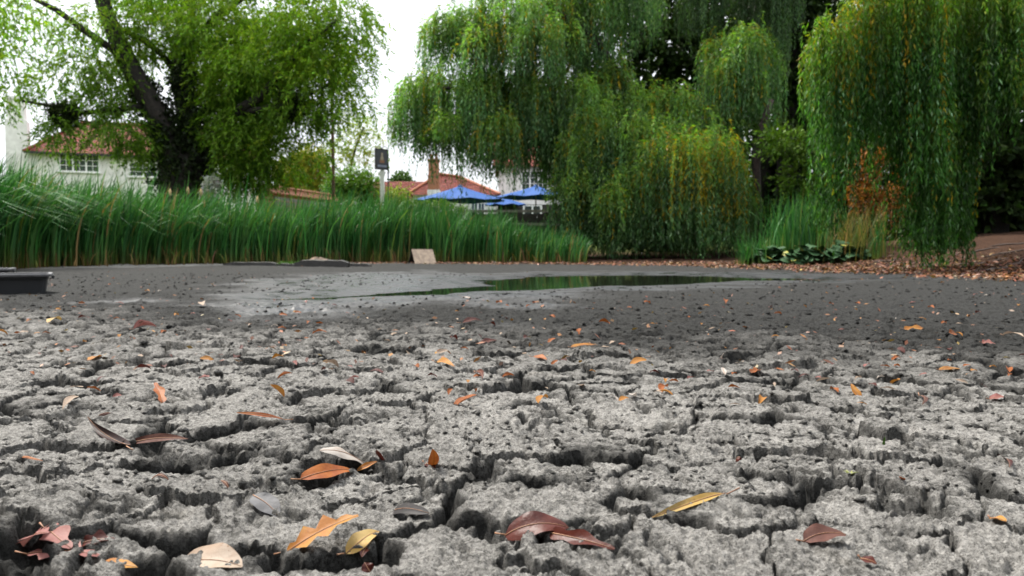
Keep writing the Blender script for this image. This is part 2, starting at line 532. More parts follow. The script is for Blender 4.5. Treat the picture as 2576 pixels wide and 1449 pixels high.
def sub_mesh(name, faces, parent=None):
    u, inv = np.unique(faces, return_inverse=True)
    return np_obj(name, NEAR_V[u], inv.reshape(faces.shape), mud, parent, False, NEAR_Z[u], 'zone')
pond_bed = sub_mesh('pond_bed', F[~own])
tag(pond_bed, 'cracked grey mud bed of the dried pond', 'ground', kind='structure')
srt = np.argsort(fid[own], kind='stable'); Fo, io = F[own][srt], fid[own][srt]
cuts = np.flatnonzero(np.diff(io)) + 1
for part in np.split(Fo, cuts):
    sub_mesh('mud_plate', part, pond_bed)

# the farther bed, banks and land out to the horizon, then the coarse ground behind the camera
FAR = np.concatenate([[7.8, 7.98], NEAR[-1:], np.exp(np.arange(math.log(NEAR[-1]) + 0.007, math.log(22), 0.007)), np.exp(np.arange(math.log(22.2), math.log(60), 0.02)), np.exp(np.arange(math.log(61), math.log(4000), 0.12))])
x, y, F = fan(-HALF - 0.25, HALF + 0.25, 420, FAR)
z, sx, sy, pid, e, w, dry, wet, sd = relief(x, y)
z = z - 0.03 * sstep(8.25, 7.95, np.hypot(x, y))
far_ground = np_obj('ground', np.stack([x, y, z], 1), F, mud, None, True, zone_colour(x, y, dry, wet, sd), 'zone')
tag(far_ground, 'dark damp mud, leaf strewn banks and turf round the pond', 'ground', kind='structure')
BACK = np.concatenate([[0.02, 0.3], np.exp(np.arange(math.log(0.6), math.log(4000), 0.13))])
x, y, F = fan(HALF, 2 * math.pi - HALF, 90, BACK)
z, sx, sy, pid, e, w, dry, wet, sd = relief(x, y)
rear_ground = np_obj('terrain', np.stack([x, y, z - 0.004], 1), F, mud, None, True, zone_colour(x, y, dry, wet, sd), 'zone')
tag(rear_ground, 'dry pond bed and land behind the viewpoint', 'ground', kind='structure')
x, y, F = fan(-HALF, HALF, 60, np.concatenate([[0.02], np.linspace(0.2, NEAR[0] + 0.002, 12)]))
z, sx, sy, pid, e, w, dry, wet, sd = relief(x, y)
tag(np_obj('mud_ground', np.stack([x, y, z - 0.004], 1), F, mud, None, True, zone_colour(x, y, dry, wet, sd), 'zone'),
    'crumbling grey mud beneath the viewpoint', 'ground', kind='structure')

# shallow water left in the hollow
wm, t, b = new_mat('pond_water')
b.inputs['Base Color'].default_value = (0.010, 0.012, 0.008, 1)
b.inputs['Roughness'].default_value = 0.03
b.inputs['IOR'].default_value = 1.33
bump(t, b, noise(t, 2.2, 3, 0.5, objco(t)), 0.012, 0.25)
gx, gy = np.meshgrid(np.linspace(-3.2, 6.2, 60), np.linspace(5.6, 15.2, 60))
wxs, wys = gx.ravel(), gy.ravel()
i = np.arange(3600).reshape(60, 60)
F = np.stack([i[:-1, :-1], i[:-1, 1:], i[1:, 1:], i[1:, :-1]], -1).reshape(-1, 4)
keep = (puddle(wxs, wys)[F] > -1.0).any(1)
u, inv = np.unique(F[keep], return_inverse=True)
tag(np_obj('water', np.stack([wxs[u], wys[u], np.full(len(u), WATER_Z)], 1), inv.reshape(-1, 4), wm, None, True),
    'shallow dark puddle lying in the wet mud', 'water', kind='structure')
# ------------------------------------------------------------------ foliage builders
def unit(v):
    return v / (np.linalg.norm(v, axis=-1, keepdims=True) + 1e-9)
def leaves_mesh(base, dirs, length, width, tint, rng, fold=0.25):
    """one folded diamond per leaf"""
    n = len(base)
    side = unit(np.cross(dirs, rng.normal(size=(n, 3))))
    nor = np.cross(side, dirs)
    L = (length * rng.uniform(0.7, 1.25, n))[:, None]; Wd = (width * rng.uniform(0.75, 1.25, n))[:, None] * 0.5
    mid = base + dirs * L * 0.42
    V = np.stack([base, mid + side * Wd + nor * Wd * fold, base + dirs * L - nor * Wd * fold, mid - side * Wd + nor * Wd * fold], 1).reshape(-1, 3)
    F = np.arange(n * 4).reshape(n, 4)
    return V, F, np.repeat(tint, 4, 0)
def pick_tint(n, palette, weights, rng, jitter=0.22):
    p = np.array(palette)[rng.choice(len(palette), n, p=np.array(weights) / sum(weights))]
    return np.clip(p * (1 + jitter * rng.normal(size=(n, 1))) * (1 + 0.08 * rng.normal(size=(n, 3))), 0.004, 0.6)

def hanging_lobe(c, rx, ry, rz, zend, n, rng, pal_top, pal_low, leaf=(0.12, 0.03), step=0.045, ragged=0.35, out=0.30, yellow=0.04, loose=0.24):
    """strands that spring from a dome and hang; returns leaf arrays and strand ribbons"""
    a = rng.uniform(0, 2 * np.pi, n); r = np.sqrt(rng.uniform(0.0, 1, n))
    u, v = r * np.cos(a), r * np.sin(a)
    start = np.stack([c[0] + u * rx, c[1] + v * ry, c[2] - rz * (1 - np.sqrt(np.clip(1 - r * r, 0, 1))) + rng.normal(-.06, loose, n)], 1)
    start[:, 0] += rng.normal(0, loose * .5, n)
    # bunch the strands into locks
    nl = max(5, n // 11)
    locks = start[rng.choice(n, nl)]
    near = locks[np.argmin(((start[:, None, :2] - locks[None, :, :2]) ** 2).sum(-1), 1)] if n * nl < 4e6 else start
    start[:, :2] += (near[:, :2] - start[:, :2]) * 0.62
    key = (np.floor(near[:, 0] * 37).astype(np.int64), np.floor(near[:, 1] * 37).astype(np.int64))
    lock_len = _rnd(key[0], key[1], 3)
    full = np.maximum(start[:, 2] - zend, 0.3)
    Ls = full * np.clip(1 - ragged * (0.75 * lock_len + 0.35 * rng.uniform(0, 1, n)), 0.15, 1.05)
    Ls = np.where(rng.uniform(0, 1, n) < .10, np.minimum(Ls * 1.3, full * 1.12), Ls)
    o = unit(np.stack([u + rng.normal(0, 0.5, n), v + rng.normal(0, 0.5, n), np.zeros(n)], 1))
    cnt = np.maximum((Ls / step).astype(int), 4)
    sid = np.repeat(np.arange(n), cnt)
    k = np.concatenate([np.arange(q) for q in cnt])
    s = (k + rng.uniform(0, 1, len(k))) * step
    k_out = out * rng.uniform(0.4, 1.4, n)[sid]
    ex = 1 - np.exp(-s / np.maximum(k_out, 0.05))
    ph = rng.uniform(0, 6.28, n)[sid]
    P = start[sid] + o[sid] * (k_out * ex)[:, None]
    P[:, 2] += -s + k_out * ex * 1.15
    P[:, 0] += 0.022 * np.sin(s * 1.3 + ph) * np.minimum(s, 1.0); P[:, 1] += 0.03 * np.cos(s * 1.9 + ph)
    P += rng.normal(0, 0.018, P.shape)
    tang = o[sid] * np.exp(-s / np.maximum(k_out, 0.05))[:, None]
    tang[:, 2] -= 1 - 1.15 * np.exp(-s / np.maximum(k_out, 0.05))
    d = unit(tang + rng.normal(0, 0.34, P.shape) * np.array([1, 1, 0.6]))
    frac = s / np.maximum(Ls[sid], 0.1)
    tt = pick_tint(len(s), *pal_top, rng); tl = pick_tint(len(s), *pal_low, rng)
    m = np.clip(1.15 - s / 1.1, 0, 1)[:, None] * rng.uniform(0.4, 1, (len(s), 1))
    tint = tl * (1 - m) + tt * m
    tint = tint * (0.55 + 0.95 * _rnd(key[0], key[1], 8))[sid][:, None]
    yl = (rng.uniform(0, 1, n)[sid] < yellow * 3) & (rng.uniform(0, 1, len(s)) < 0.75) & (frac < 0.75)
    tint[yl] = pick_tint(int(yl.sum()), [(0.30, 0.22, 0.012), (0.24, 0.21, 0.02)], [1, 1], rng)
    return leaves_mesh(P, d, leaf[0], leaf[1], tint, rng)

def spray_lobe(c, rad, n, rng, pal, leaf=(0.12, 0.034), per=14, twig=0.5, droop=0.5, shell=0.55, pal_top=None):
    """short leafy twigs through an egg-shaped volume"""
    q = unit(rng.normal(size=(n, 3))); rr = (shell + (1 - shell) * rng.uniform(0, 1, n)) * np.cbrt(rng.uniform(0.15, 1, n))
    P0 = np.asarray(c) + q * rr[:, None] * np.asarray(rad)
    d0 = unit(q * np.array([1, 1, 0.6]) + rng.normal(0, 0.6, (n, 3)) + np.array([0, 0, -droop]))
    k = np.tile(np.arange(per), n); sid = np.repeat(np.arange(n), per)
    s = (k + rng.uniform(0, 1, n * per)) / per
    tl = (twig * rng.uniform(0.6, 1.4, n))[sid]
    P = P0[sid] + d0[sid] * (s * tl)[:, None]
    P[:, 2] -= droop * 0.45 * s * s * tl
    P += rng.normal(0, 0.02, P.shape)
    tg = d0[sid].copy(); tg[:, 2] -= droop * 0.9 * s
    d = unit(unit(tg) + rng.normal(0, 0.5, P.shape))
    tint = pick_tint(len(s), *pal, rng)
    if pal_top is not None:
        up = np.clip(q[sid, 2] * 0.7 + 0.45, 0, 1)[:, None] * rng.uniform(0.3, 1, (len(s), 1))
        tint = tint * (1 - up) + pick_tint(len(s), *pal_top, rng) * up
    return leaves_mesh(P, d, leaf[0], leaf[1], tint, rng)

def join(parts):
    V, F, T, o = [], [], [], 0
    for v, f, t_ in parts:
        V.append(v); F.append(f + o); T.append(t_); o += len(v)
    return np.concatenate(V), np.concatenate(F), np.concatenate(T)

bark = simple('bark', (0.024, 0.018, 0.014), (0.008, 0.007, 0.006), 9, 0.9, 0.03, 22)
bark_red = simple('reddish_bark', (0.045, 0.028, 0.022), (0.016, 0.011, 0.009), 7, 0.9, 0.03, 18)
M_WIL = leaf_mat('willow_leaf', 0.48, 0.45, 0.14)
M_BRO = leaf_mat('broad_leaf', 0.28, 0.5, 0.12)
M_REED = leaf_mat('reed_leaf', 0.25, 0.5, 0.15)

def base_at(x, y): return (float(x), float(y), float(macro(np.array([x]), np.array([y]))[0][0]))

# ---- palettes (leaf colours)
P_WTOP = ([(0.190, 0.321, 0.024), (0.145, 0.282, 0.027), (0.289, 0.321, 0.023)], [4, 4, 1])
P_WLOW = ([(0.083, 0.172, 0.060), (0.109, 0.207, 0.074), (0.055, 0.129, 0.048), (0.172, 0.265, 0.138)], [4, 3, 3, 1])
P_RTOP = ([(0.114, 0.216, 0.019), (0.204, 0.240, 0.014)], [3, 1])
P_RLOW = ([(0.040, 0.116, 0.022), (0.061, 0.152, 0.029), (0.026, 0.077, 0.016), (0.158, 0.264, 0.145)], [4, 3, 3, 1])
P_LEFT = ([(0.094, 0.180, 0.016), (0.133, 0.243, 0.019), (0.063, 0.125, 0.015)], [3, 3, 2])
P_LTOP = ([(0.252, 0.371, 0.018), (0.183, 0.323, 0.018), (0.336, 0.392, 0.025)], [3, 3, 1])
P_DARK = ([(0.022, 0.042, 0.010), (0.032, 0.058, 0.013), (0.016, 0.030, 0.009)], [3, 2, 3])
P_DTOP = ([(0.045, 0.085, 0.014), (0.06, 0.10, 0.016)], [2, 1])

# ---- tall arching willow with ivy-dark fork, behind the reeds
def build_crack_willow():
    Y = 32.0
    b0 = at(468, 560, Y); gz = base_at(b0[0], Y)
    T = empty('willow_tree', gz, 0, 'broad bright green willow with a dark ivy-clad forked trunk', 'tree')
    o = np.array(gz)
    def L(px, py, dy=0.0): return at(px, py, Y + dy) - o
    m = MB(); base = L(470, 640); base[2] = -0.1
    m.tube([base, L(470, 560), L(468, 470), L(462, 410), L(452, 360)], [1.25, 1.1, 1.02, 0.98, 0.75], 14, 0.07)
    trunk = m.build('trunk', bark, T, True)
    def limb(pts, r0, r1, par=T, name='limb'):
        P = [L(*p) for p in pts]
        MB().tube(P, list(np.linspace(r0, r1, len(P))), 8, 0.06).build(name, bark, par, True)
    limb([(440, 372), (422, 336, -.4), (356, 219, -.8), (305, 127, -1), (275, 51, -1), (250, -20, -1), (230, -120, -1)], 0.52, 0.2)
    limb([(470, 420), (474, 330, .3), (458, 180, .5), (470, 40, .6), (500, -90, .6)], 0.55, 0.22)
    limb([(458, 200, .4), (407, 137, 0), (356, 97, -.6), (305, 76, -1)], 0.14, 0.1)
    limb([(320, 150, -1), (204, 71, -2), (142, 25, -2), (92, 0, -2.4), (20, -40, -2.6)], 0.15, 0.05)
    limb([(380, 265, -.7), (300, 275, -1.2), (198, 285, -1.8), (122, 265, -2), (56, 254, -2.2)], 0.13, 0.04)
    limb([(500, 400), (560, 320, -.5), (606, 275, -1), (662, 238, -1.3), (692, 201, -1.5), (760, 120, -1.6), (860, 40, -1.6)], 0.3, 0.06)
    limb([(580, 300, -.8), (618, 279, -1), (662, 275, -1.3), (706, 257, -1.5), (770, 240, -1.6), (860, 200, -1.7)], 0.16, 0.04)
    limb([(470, 120, .5), (560, 30, .3), (680, -60, 0)], 0.22, 0.1)
    limb([(690, 205, -1.5), (720, 270, -1.6), (760, 300, -1.6)], 0.05, 0.03)
    # ivy over the fork
    rng = np.random.default_rng(11); pr = []
    for (px, py, r) in [(470, 450, .95), (452, 400, .9), (436, 358, .62), (478, 345, .55), (470, 270, .5), (412, 318, .5), (385, 265, .42), (360, 222, .38), (465, 500, 1.1), (462, 200, .4), (500, 380, .5)]:
        pr.append(spray_lobe(L(px, py, -.45), (r * 1.3, r * 1.3, r * 1.5), int(190 * r + 40), rng, ([(0.012, 0.020, 0.007), (0.020, 0.034, 0.009)], [2, 1]), (0.11, 0.10), 9, 0.25, 0.4, 0.85))
    np_obj('ivy', *join(pr)[:2], M_BRO, T, color=join(pr)[2])
    # crown in boughs
    lobes = [  # px, py, rx, ry, density, bright, depth
        (50, 30, 110, 60, .5, 1, -2), (20, 150, 90, 55, .42, .8, -2), (110, 205, 60, 40, .42, .8, -2), (10, 240, 70, 40, .25, .8, -2),
        (140, 90, 60, 40, .22, .9, -2), (250, 60, 90, 65, .5, .7, -1.5), (210, 165, 75, 50, .75, .4, -1.5), (290, 205, 70, 65, .95, .2, -1),
        (235, 255, 70, 45, .7, .3, -1.5), (310, 320, 85, 60, .85, .1, -1.2), (155, 325, 45, 55, .9, .1, -2), (370, 365, 55, 55, .8, .1, -.8),
        (340, 130, 60, 60, .7, .6, -.5), (420, 70, 100, 80, 1, .8, 0), (540, 60, 120, 90, 1.4, 1, -.5), (650, 150, 130, 100, 1.5, .9, -1),
        (580, 200, 105, 105, 1.4, .5, 0), (560, 330, 75, 105, 1.4, .2, .6), (620, 330, 100, 110, 1.5, .2, -.5), (640, 430, 60, 60, 1.2, .2, -.4),
        (590, 430, 55, 50, 1.2, .1, -.2), (760, 70, 110, 90, 1.3, 1, -1), (790, 190, 100, 75, 1.1, .8, -1.2), (880, 40, 75, 60, .8, .9, -1.4), (890, 170, 65, 45, .45, .9, -1.5),
        (760, 280, 85, 60, 1.0, .3, -1), (850, 265, 75, 45, .5, .8, -1.4), (690, 370, 60, 60, .7, .4, -.6), (830, 130, 90, 70, .8, .9, -1),
        (300, -90, 150, 90, .7, .9, -1), (560, -110, 180, 100, 1, .9, 0), (800, -90, 140, 80, .8, .9, -1), (-120, 60, 120, 120, .5, .9, -2),
        (-120, 220, 100, 80, .4, .6, -2), (800, 370, 45, 55, .3, .8, -1), (730, 420, 45, 45, .35, .7, -.5), (930, 100, 40, 30, .25, 1, -1.6), (920, 260, 40, 30, .2, 1, -1.6),
        (500, 150, 70, 120, 1.3, .5, 1.5), (640, 250, 120, 120, 1.2, .2, 2), (700, 100, 140, 120, 1.0, .6, 2.5), (400, -20, 140, 80, .8, .8, 2)]
    for i, (px, py, rx, ry, den, br, dy) in enumerate(lobes):
        rng = np.random.default_rng(100 + i)
        a, c_ = px2m(rx, Y), px2m(ry, Y)
        n = int(min(den, 1.15) * a * c_ * 150) + 14
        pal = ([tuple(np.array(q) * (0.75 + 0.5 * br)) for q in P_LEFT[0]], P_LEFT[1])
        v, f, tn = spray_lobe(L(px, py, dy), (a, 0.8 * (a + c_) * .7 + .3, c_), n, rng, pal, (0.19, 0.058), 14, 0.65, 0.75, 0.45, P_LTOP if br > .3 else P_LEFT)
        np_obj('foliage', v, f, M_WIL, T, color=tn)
    # bunches of mistletoe
    for k, (px, py, r, dy) in enumerate([(160, 290, 34, -2), (735, 268, 30, -1.6)]):
        rng = np.random.default_rng(300 + k); R = px2m(r, Y)
        v, f, tn = spray_lobe(L(px, py, dy), (R, R, R * 1.05), 420, rng, ([(0.016, 0.024, 0.008), (0.030, 0.040, 0.012)], [2, 1]), (0.12, 0.05), 10, 0.25, 0.1, 0.3)
        np_obj('mistletoe_ball', v, f, M_BRO, T, color=tn)['label'] = 'round dark bunch of mistletoe on the branches'
build_crack_willow()

# ---- weeping willow trailing to the pond edge
def build_weeping_willow():
    Y = 26.5
    gz = base_at(5.4, 28.0)
    T = empty('weeping_willow', gz, 0, 'large weeping willow trailing yellow-green curtains onto the pond edge', 'tree')
    o = np.array(gz)
    def L(px, py, dy=0.0): return at(px, py, Y + dy) - o
    m = MB(); m.tube([(0, 0, -.2), (-.05, 0, 1.2), (-.3, .1, 2.6), (-.6, .1, 4.2)], [.62, .52, .45, .38], 12, .06); m.build('trunk', bark, T, True)
    for pts in ([(-.5, .1, 3.6), L(1560, 260, 1), L(1420, 130, 1), L(1250, 60, 0), L(1120, 60, 0)], [(-.5, .1, 3.2), L(1500, 330, .6), L(1330, 230, .3), L(1100, 220, -.3)],
                [(-.2, .1, 2.8), L(1760, 330, .5), L(1850, 150, .3), L(1880, 110, .2)],
                [(-.2, 0, 2.4), L(1700, 380, -.8), L(1760, 340, -1.5)], [(-.4, .1, 3.8), L(1500, 100, 0), L(1380, 10, -.3)]):
        MB().tube(pts, list(np.linspace(.22, .05, len(pts))), 7, .06).build('limb', bark, T, True)
    lobes = [  # px, top py, half width px, dome px, bottom py, density, yellow, depth, bright
        (1110, 38, 52, 50, 185, .8, .02, 0, 1), (1190, 18, 70, 45, 190, 1, .02, .2, 1), (1300, -12, 95, 60, 215, 1.1, .03, 0, 1), (1420, -18, 80, 50, 215, 1.1, .03, .3, 1),
        (1505, -20, 60, 40, 215, 1.1, .01, .5, .5), (1370, 60, 80, 40, 230, .8, .05, -.8, 1), (1250, 70, 70, 40, 210, .7, .05, -.8, 1),
        (1045, 195, 42, 45, 440, 1, .02, -.3, .8), (1085, 185, 45, 45, 455, 1, .03, .4, .8), (1100, 290, 48, 40, 400, .8, .03, -.8, .9),
        (1170, 165, 62, 45, 440, 1.2, .02, -.2, .8), (1225, 175, 45, 40, 420, 1, .01, .4, .5), (1180, 200, 40, 40, 505, .5, .0, 1.2, .1), (1260, 290, 60, 45, 480, 1.1, .04, -1, .9),
        (1290, 180, 60, 45, 430, 1, .02, .5, .6), (1360, 180, 75, 50, 440, 1.2, .02, -.4, .8), (1330, 250, 80, 45, 505, 1, .0, 1.2, .1), (1420, 215, 60, 40, 480, 1, .02, .2, .5),
        (1470, 215, 65, 50, 430, 1.1, .02, -.5, .8), (1420, 300, 60, 40, 500, 1, .0, 1.4, .1), (1500, 165, 50, 40, 330, .9, .02, .4, .7), (1545, 160, 40, 40, 330, .9, .03, .2, .7),
        (1500, 285, 50, 40, 640, 1, .02, -1.0, .7), (1455, 335, 48, 40, 645, 1.1, .02, -1.4, .6), (1500, 420, 60, 50, 650, 1, .01, -.6, .2), (1440, 430, 40, 40, 640, .7, .02, -1.8, .4),
        (1610, 235, 65, 50, 450, 1, .02, -.4, .8), (1690, 225, 60, 45, 430, 1, .04, -.6, .9), (1590, 300, 60, 60, 640, 1.1, .02, -1.2, .6), (1640, 300, 60, 50, 560, 1, .02, -1.6, .7),
        (1720, 300, 90, 60, 600, 1.2, .02, -1.6, 1), (1660, 360, 75, 60, 655, 1.1, .06, -2.4, .8), (1740, 355, 80, 70, 655, 1.2, .16, -2.7, .9), (1810, 365, 60, 70, 655, 1.1, .13, -2.5, .8),
        (1590, 420, 70, 60, 655, 1.1, .03, -2.2, .6), (1550, 470, 50, 60, 655, .9, .03, -2.4, .6), (1850, 440, 45, 60, 655, .9, .04, -1.5, .5),
        (1700, 430, 150, 60, 655, .9, .0, -.6, .1), (1600, 440, 120, 60, 655, .8, .0, .4, .1), (1800, 250, 60, 50, 430, .8, .02, -.6, .9), (1790, 300, 80, 50, 480, .8, .0, .6, .2),
        (1830, 95, 55, 40, 300, 1, .03, 0, 1), (1890, 85, 62, 45, 310, 1.1, .03, -.3, 1), (1920, 130, 40, 40, 330, .9, .01, .2, .7), (1850, 150, 70, 40, 350, .9, .02, -.7, 1),
        (1560, -90, 110, 50, 120, .7, .0, 1, .5), (1380, -120, 160, 50, 60, .6, .0, .8, .7), (1010, 300, 14, 25, 395, .35, .02, 0, .8), (1880, 480, 40, 50, 640, .6, 0, -.6, .1)]
    for i, (px, py, hw, dome, end, den, yel, dy, br) in enumerate(lobes):
        rng = np.random.default_rng(500 + i)
        rx = px2m(hw, Y + dy); top = L(px, py, dy); zb = L(px, end + (0 if end >= 600 or (px < 1340 and end > 380) else 36), dy)[2]
        ln = top[2] - zb
        n = int(den * 155 * rx * 1.25) + 30
        n = int(n * min(1.0, 2.6 / max(ln, .6)) ** 0.4)
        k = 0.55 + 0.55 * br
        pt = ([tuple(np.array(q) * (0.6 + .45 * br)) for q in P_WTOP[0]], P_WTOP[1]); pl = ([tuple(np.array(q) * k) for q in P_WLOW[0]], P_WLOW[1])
        dm = px2m(dome, Y); low_end = end >= 600
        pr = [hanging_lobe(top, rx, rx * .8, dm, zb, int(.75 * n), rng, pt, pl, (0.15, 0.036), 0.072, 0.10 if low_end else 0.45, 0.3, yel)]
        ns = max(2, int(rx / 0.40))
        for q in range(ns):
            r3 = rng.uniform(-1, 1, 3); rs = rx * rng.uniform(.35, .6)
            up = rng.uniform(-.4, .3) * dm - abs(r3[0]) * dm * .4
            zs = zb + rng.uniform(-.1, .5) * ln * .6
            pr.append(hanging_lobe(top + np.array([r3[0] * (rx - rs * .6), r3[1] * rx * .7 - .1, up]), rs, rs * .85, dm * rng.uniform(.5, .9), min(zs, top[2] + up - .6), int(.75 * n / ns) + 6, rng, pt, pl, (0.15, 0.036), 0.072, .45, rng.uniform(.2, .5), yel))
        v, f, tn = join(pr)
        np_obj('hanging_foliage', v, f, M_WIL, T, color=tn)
build_weeping_willow()

# ---- willow whose long strands hang over the leaf-strewn bank
def build_bank_willow():
    Y = 13.5
    gz = base_at(14.5, 17.5)
    T = empty('weeping_willow', gz, 0, 'weeping willow hanging long blue-green strands over the leaf-strewn bank', 'tree')
    o = np.array(gz)
    def L(px, py, dy=0.0): return at(px, py, Y + dy) - o
    m = MB(); m.tube([(0, 0, -.2), (-.3, 0, 1.5), (-1.0, -.3, 3.4), (-2.2, -.8, 5.2)], [.5, .42, .36, .3], 12, .06); m.build('trunk', bark, T, True)
    for pts in ([(-1.8, -.6, 4.6), L(2420, -120, .6), L(2200, -60, 0), L(2100, 0, -.2)], [(-1.9, -.6, 4.8), L(2500, -160, 0), L(2350, -90, -.6)], [(-1.2, -.4, 3.8), L(2620, -80, 0), L(2800, -60, -.5)]):
        MB().tube(pts, list(np.linspace(.18, .03, len(pts))), 7, .06).build('limb', bark, T, True)
    lobes = [  # px, top, half w, dome, bottom, density, yellow, depth
        (2065, 75, 38, 60, 330, 1, .05, 0, .9), (2105, 35, 45, 60, 480, 1.1, .05, -.2, .9), (2085, 200, 30, 40, 620, .45, .03, .4, .7), (2125, 90, 30, 60, 590, .6, .02, .3, .7), (2170, -20, 50, 50, 420, 1.2, .06, -.2, 1),
        (2225, -50, 50, 50, 390, 1.2, .07, 0, 1), (2190, 40, 50, 50, 470, .9, .02, .6, .6), (2240, 20, 40, 50, 520, .7, .02, .5, .6), (2290, -60, 55, 50, 360, 1.1, .03, -.1, .9),
        (2330, 30, 42, 50, 660, 1.1, .02, .2, .6), (2375, 0, 45, 50, 662, 1.2, .02, .1, .6), (2415, 60, 32, 50, 660, 1, .02, .3, .6), (2350, -60, 60, 50, 520, 1, .05, -.3, .9), (2350, 250, 50, 50, 660, .8, .02, -.1, .6),
        (2440, -70, 55, 50, 430, 1, .02, 0, .8), (2490, -40, 50, 50, 400, 1, .02, .3, .6), (2540, -50, 60, 50, 350, 1.1, .01, 0, .8), (2610, -60, 70, 50, 370, 1, .01, 0, .8), (2500, -100, 90, 40, 300, .9, .0, .9, .4),
        (2260, -90, 110, 50, 300, .9, .0, 1.2, .4), (2400, -90, 120, 50, 420, .9, .0, 1.4, .3), (2460, 100, 50, 50, 470, .6, .01, .5, .5), (2700, -60, 80, 50, 420, .9, .01, 0, .7), (2800, -60, 80, 50, 500, .8, .01, .3, .7),
        (2300, 100, 40, 50, 430, .6, .02, .8, .4), (2520, 120, 50, 50, 320, .5, .0, -.2, .7)]
    for i, (px, py, hw, dome, end, den, yel, dy, br) in enumerate(lobes):
        rng = np.random.default_rng(700 + i)
        rx = px2m(hw, Y + dy); top = L(px, py, dy); zb = L(px, end, dy)[2]
        n = int(den * 200 * rx) + 14
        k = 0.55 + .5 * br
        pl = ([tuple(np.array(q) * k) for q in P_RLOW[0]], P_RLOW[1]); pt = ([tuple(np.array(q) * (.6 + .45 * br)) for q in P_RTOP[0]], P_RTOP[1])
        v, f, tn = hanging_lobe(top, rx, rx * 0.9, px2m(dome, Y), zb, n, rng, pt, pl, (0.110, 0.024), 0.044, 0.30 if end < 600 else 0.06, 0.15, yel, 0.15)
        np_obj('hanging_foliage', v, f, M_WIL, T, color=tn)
build_bank_willow()

# ---- dense dark trees that close the view behind the willows
def broad_tree(name, label, Y, base_px, lobes, pal, top, leaf, seed, trunk_r=0.3, trunk_pts=None, cat='tree', group=None, dens=1.0, matb=None, per=10, crown='foliage', mat=None, twig=0.5, droop=0.15, thick=1.0, boost=3.4):
    x0 = at(base_px, 600, Y)[0]; gz = base_at(x0, Y)
    T = empty(name, gz, 0, label, cat, group); o = np.array(gz)
    def L(px, py, dy=0.0): return at(px, py, Y + dy) - o
    if trunk_r:
        pts = [L(*p) for p in (trunk_pts or [])] or [np.array([0, 0, 1.0]), np.array([0.05, 0, 2.0]), L(lobes[0][0], lobes[0][1])]
        MB().tube([np.array([pts[0][0], pts[0][1], -.2])] + pts, list(np.linspace(trunk_r, trunk_r * .6, len(pts) + 1)), 10, .05).build('trunk', matb or bark, T, True)
    for i, lb in enumerate(lobes):
        px, py, rx, ry = lb[:4]; den = lb[4] if len(lb) > 4 else 1; dy = lb[5] if len(lb) > 5 else 0
        rng = np.random.default_rng(seed + i)
        a, c_ = px2m(rx, Y), px2m(ry, Y)
        n = int(den * dens * a * c_ * 40 * boost) + 8
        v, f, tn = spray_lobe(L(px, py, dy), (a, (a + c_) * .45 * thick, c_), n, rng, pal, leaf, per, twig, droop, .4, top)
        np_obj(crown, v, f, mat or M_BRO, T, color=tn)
    return T
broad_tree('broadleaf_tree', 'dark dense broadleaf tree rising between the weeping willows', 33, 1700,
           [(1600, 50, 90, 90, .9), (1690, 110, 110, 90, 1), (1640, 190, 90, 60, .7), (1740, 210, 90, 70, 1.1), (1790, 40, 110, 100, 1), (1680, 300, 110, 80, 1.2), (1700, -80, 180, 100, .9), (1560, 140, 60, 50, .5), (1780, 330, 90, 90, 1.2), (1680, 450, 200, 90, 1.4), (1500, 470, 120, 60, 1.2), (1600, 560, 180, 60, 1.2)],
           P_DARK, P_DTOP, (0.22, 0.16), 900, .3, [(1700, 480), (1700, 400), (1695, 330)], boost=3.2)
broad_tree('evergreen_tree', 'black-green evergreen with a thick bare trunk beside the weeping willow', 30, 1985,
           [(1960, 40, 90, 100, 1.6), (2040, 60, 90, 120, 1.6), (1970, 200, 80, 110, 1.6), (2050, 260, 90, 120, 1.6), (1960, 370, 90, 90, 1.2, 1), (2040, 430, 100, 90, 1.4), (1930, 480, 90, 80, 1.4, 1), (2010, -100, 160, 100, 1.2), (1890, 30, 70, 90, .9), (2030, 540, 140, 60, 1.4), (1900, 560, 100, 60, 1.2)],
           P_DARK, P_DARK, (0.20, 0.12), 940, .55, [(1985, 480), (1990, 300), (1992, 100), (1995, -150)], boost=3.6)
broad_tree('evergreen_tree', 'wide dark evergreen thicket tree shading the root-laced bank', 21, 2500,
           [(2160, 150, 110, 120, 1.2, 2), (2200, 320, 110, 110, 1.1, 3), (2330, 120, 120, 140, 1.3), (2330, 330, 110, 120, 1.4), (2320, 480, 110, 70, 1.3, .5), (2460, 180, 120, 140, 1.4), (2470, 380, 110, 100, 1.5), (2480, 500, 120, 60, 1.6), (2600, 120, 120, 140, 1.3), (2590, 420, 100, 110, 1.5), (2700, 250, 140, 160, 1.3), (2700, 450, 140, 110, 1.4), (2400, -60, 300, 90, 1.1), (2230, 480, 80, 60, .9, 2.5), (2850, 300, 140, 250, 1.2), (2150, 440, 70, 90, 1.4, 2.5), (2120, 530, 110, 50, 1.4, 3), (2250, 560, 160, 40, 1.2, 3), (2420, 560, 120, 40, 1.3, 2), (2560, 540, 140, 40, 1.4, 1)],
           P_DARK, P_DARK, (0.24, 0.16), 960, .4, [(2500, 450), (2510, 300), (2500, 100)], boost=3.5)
broad_tree('slender_tree', 'slender tree with a reddish bare trunk behind the weeping willow', 25.5, 1905, [(1890, 300, 50, 40, .5), (1950, 350, 55, 45, .7)],
           P_DTOP, P_DTOP, (0.14, 0.08), 985, .15, [(1905, 520), (1903, 420), (1912, 330), (1940, 250)], matb=bark_red)
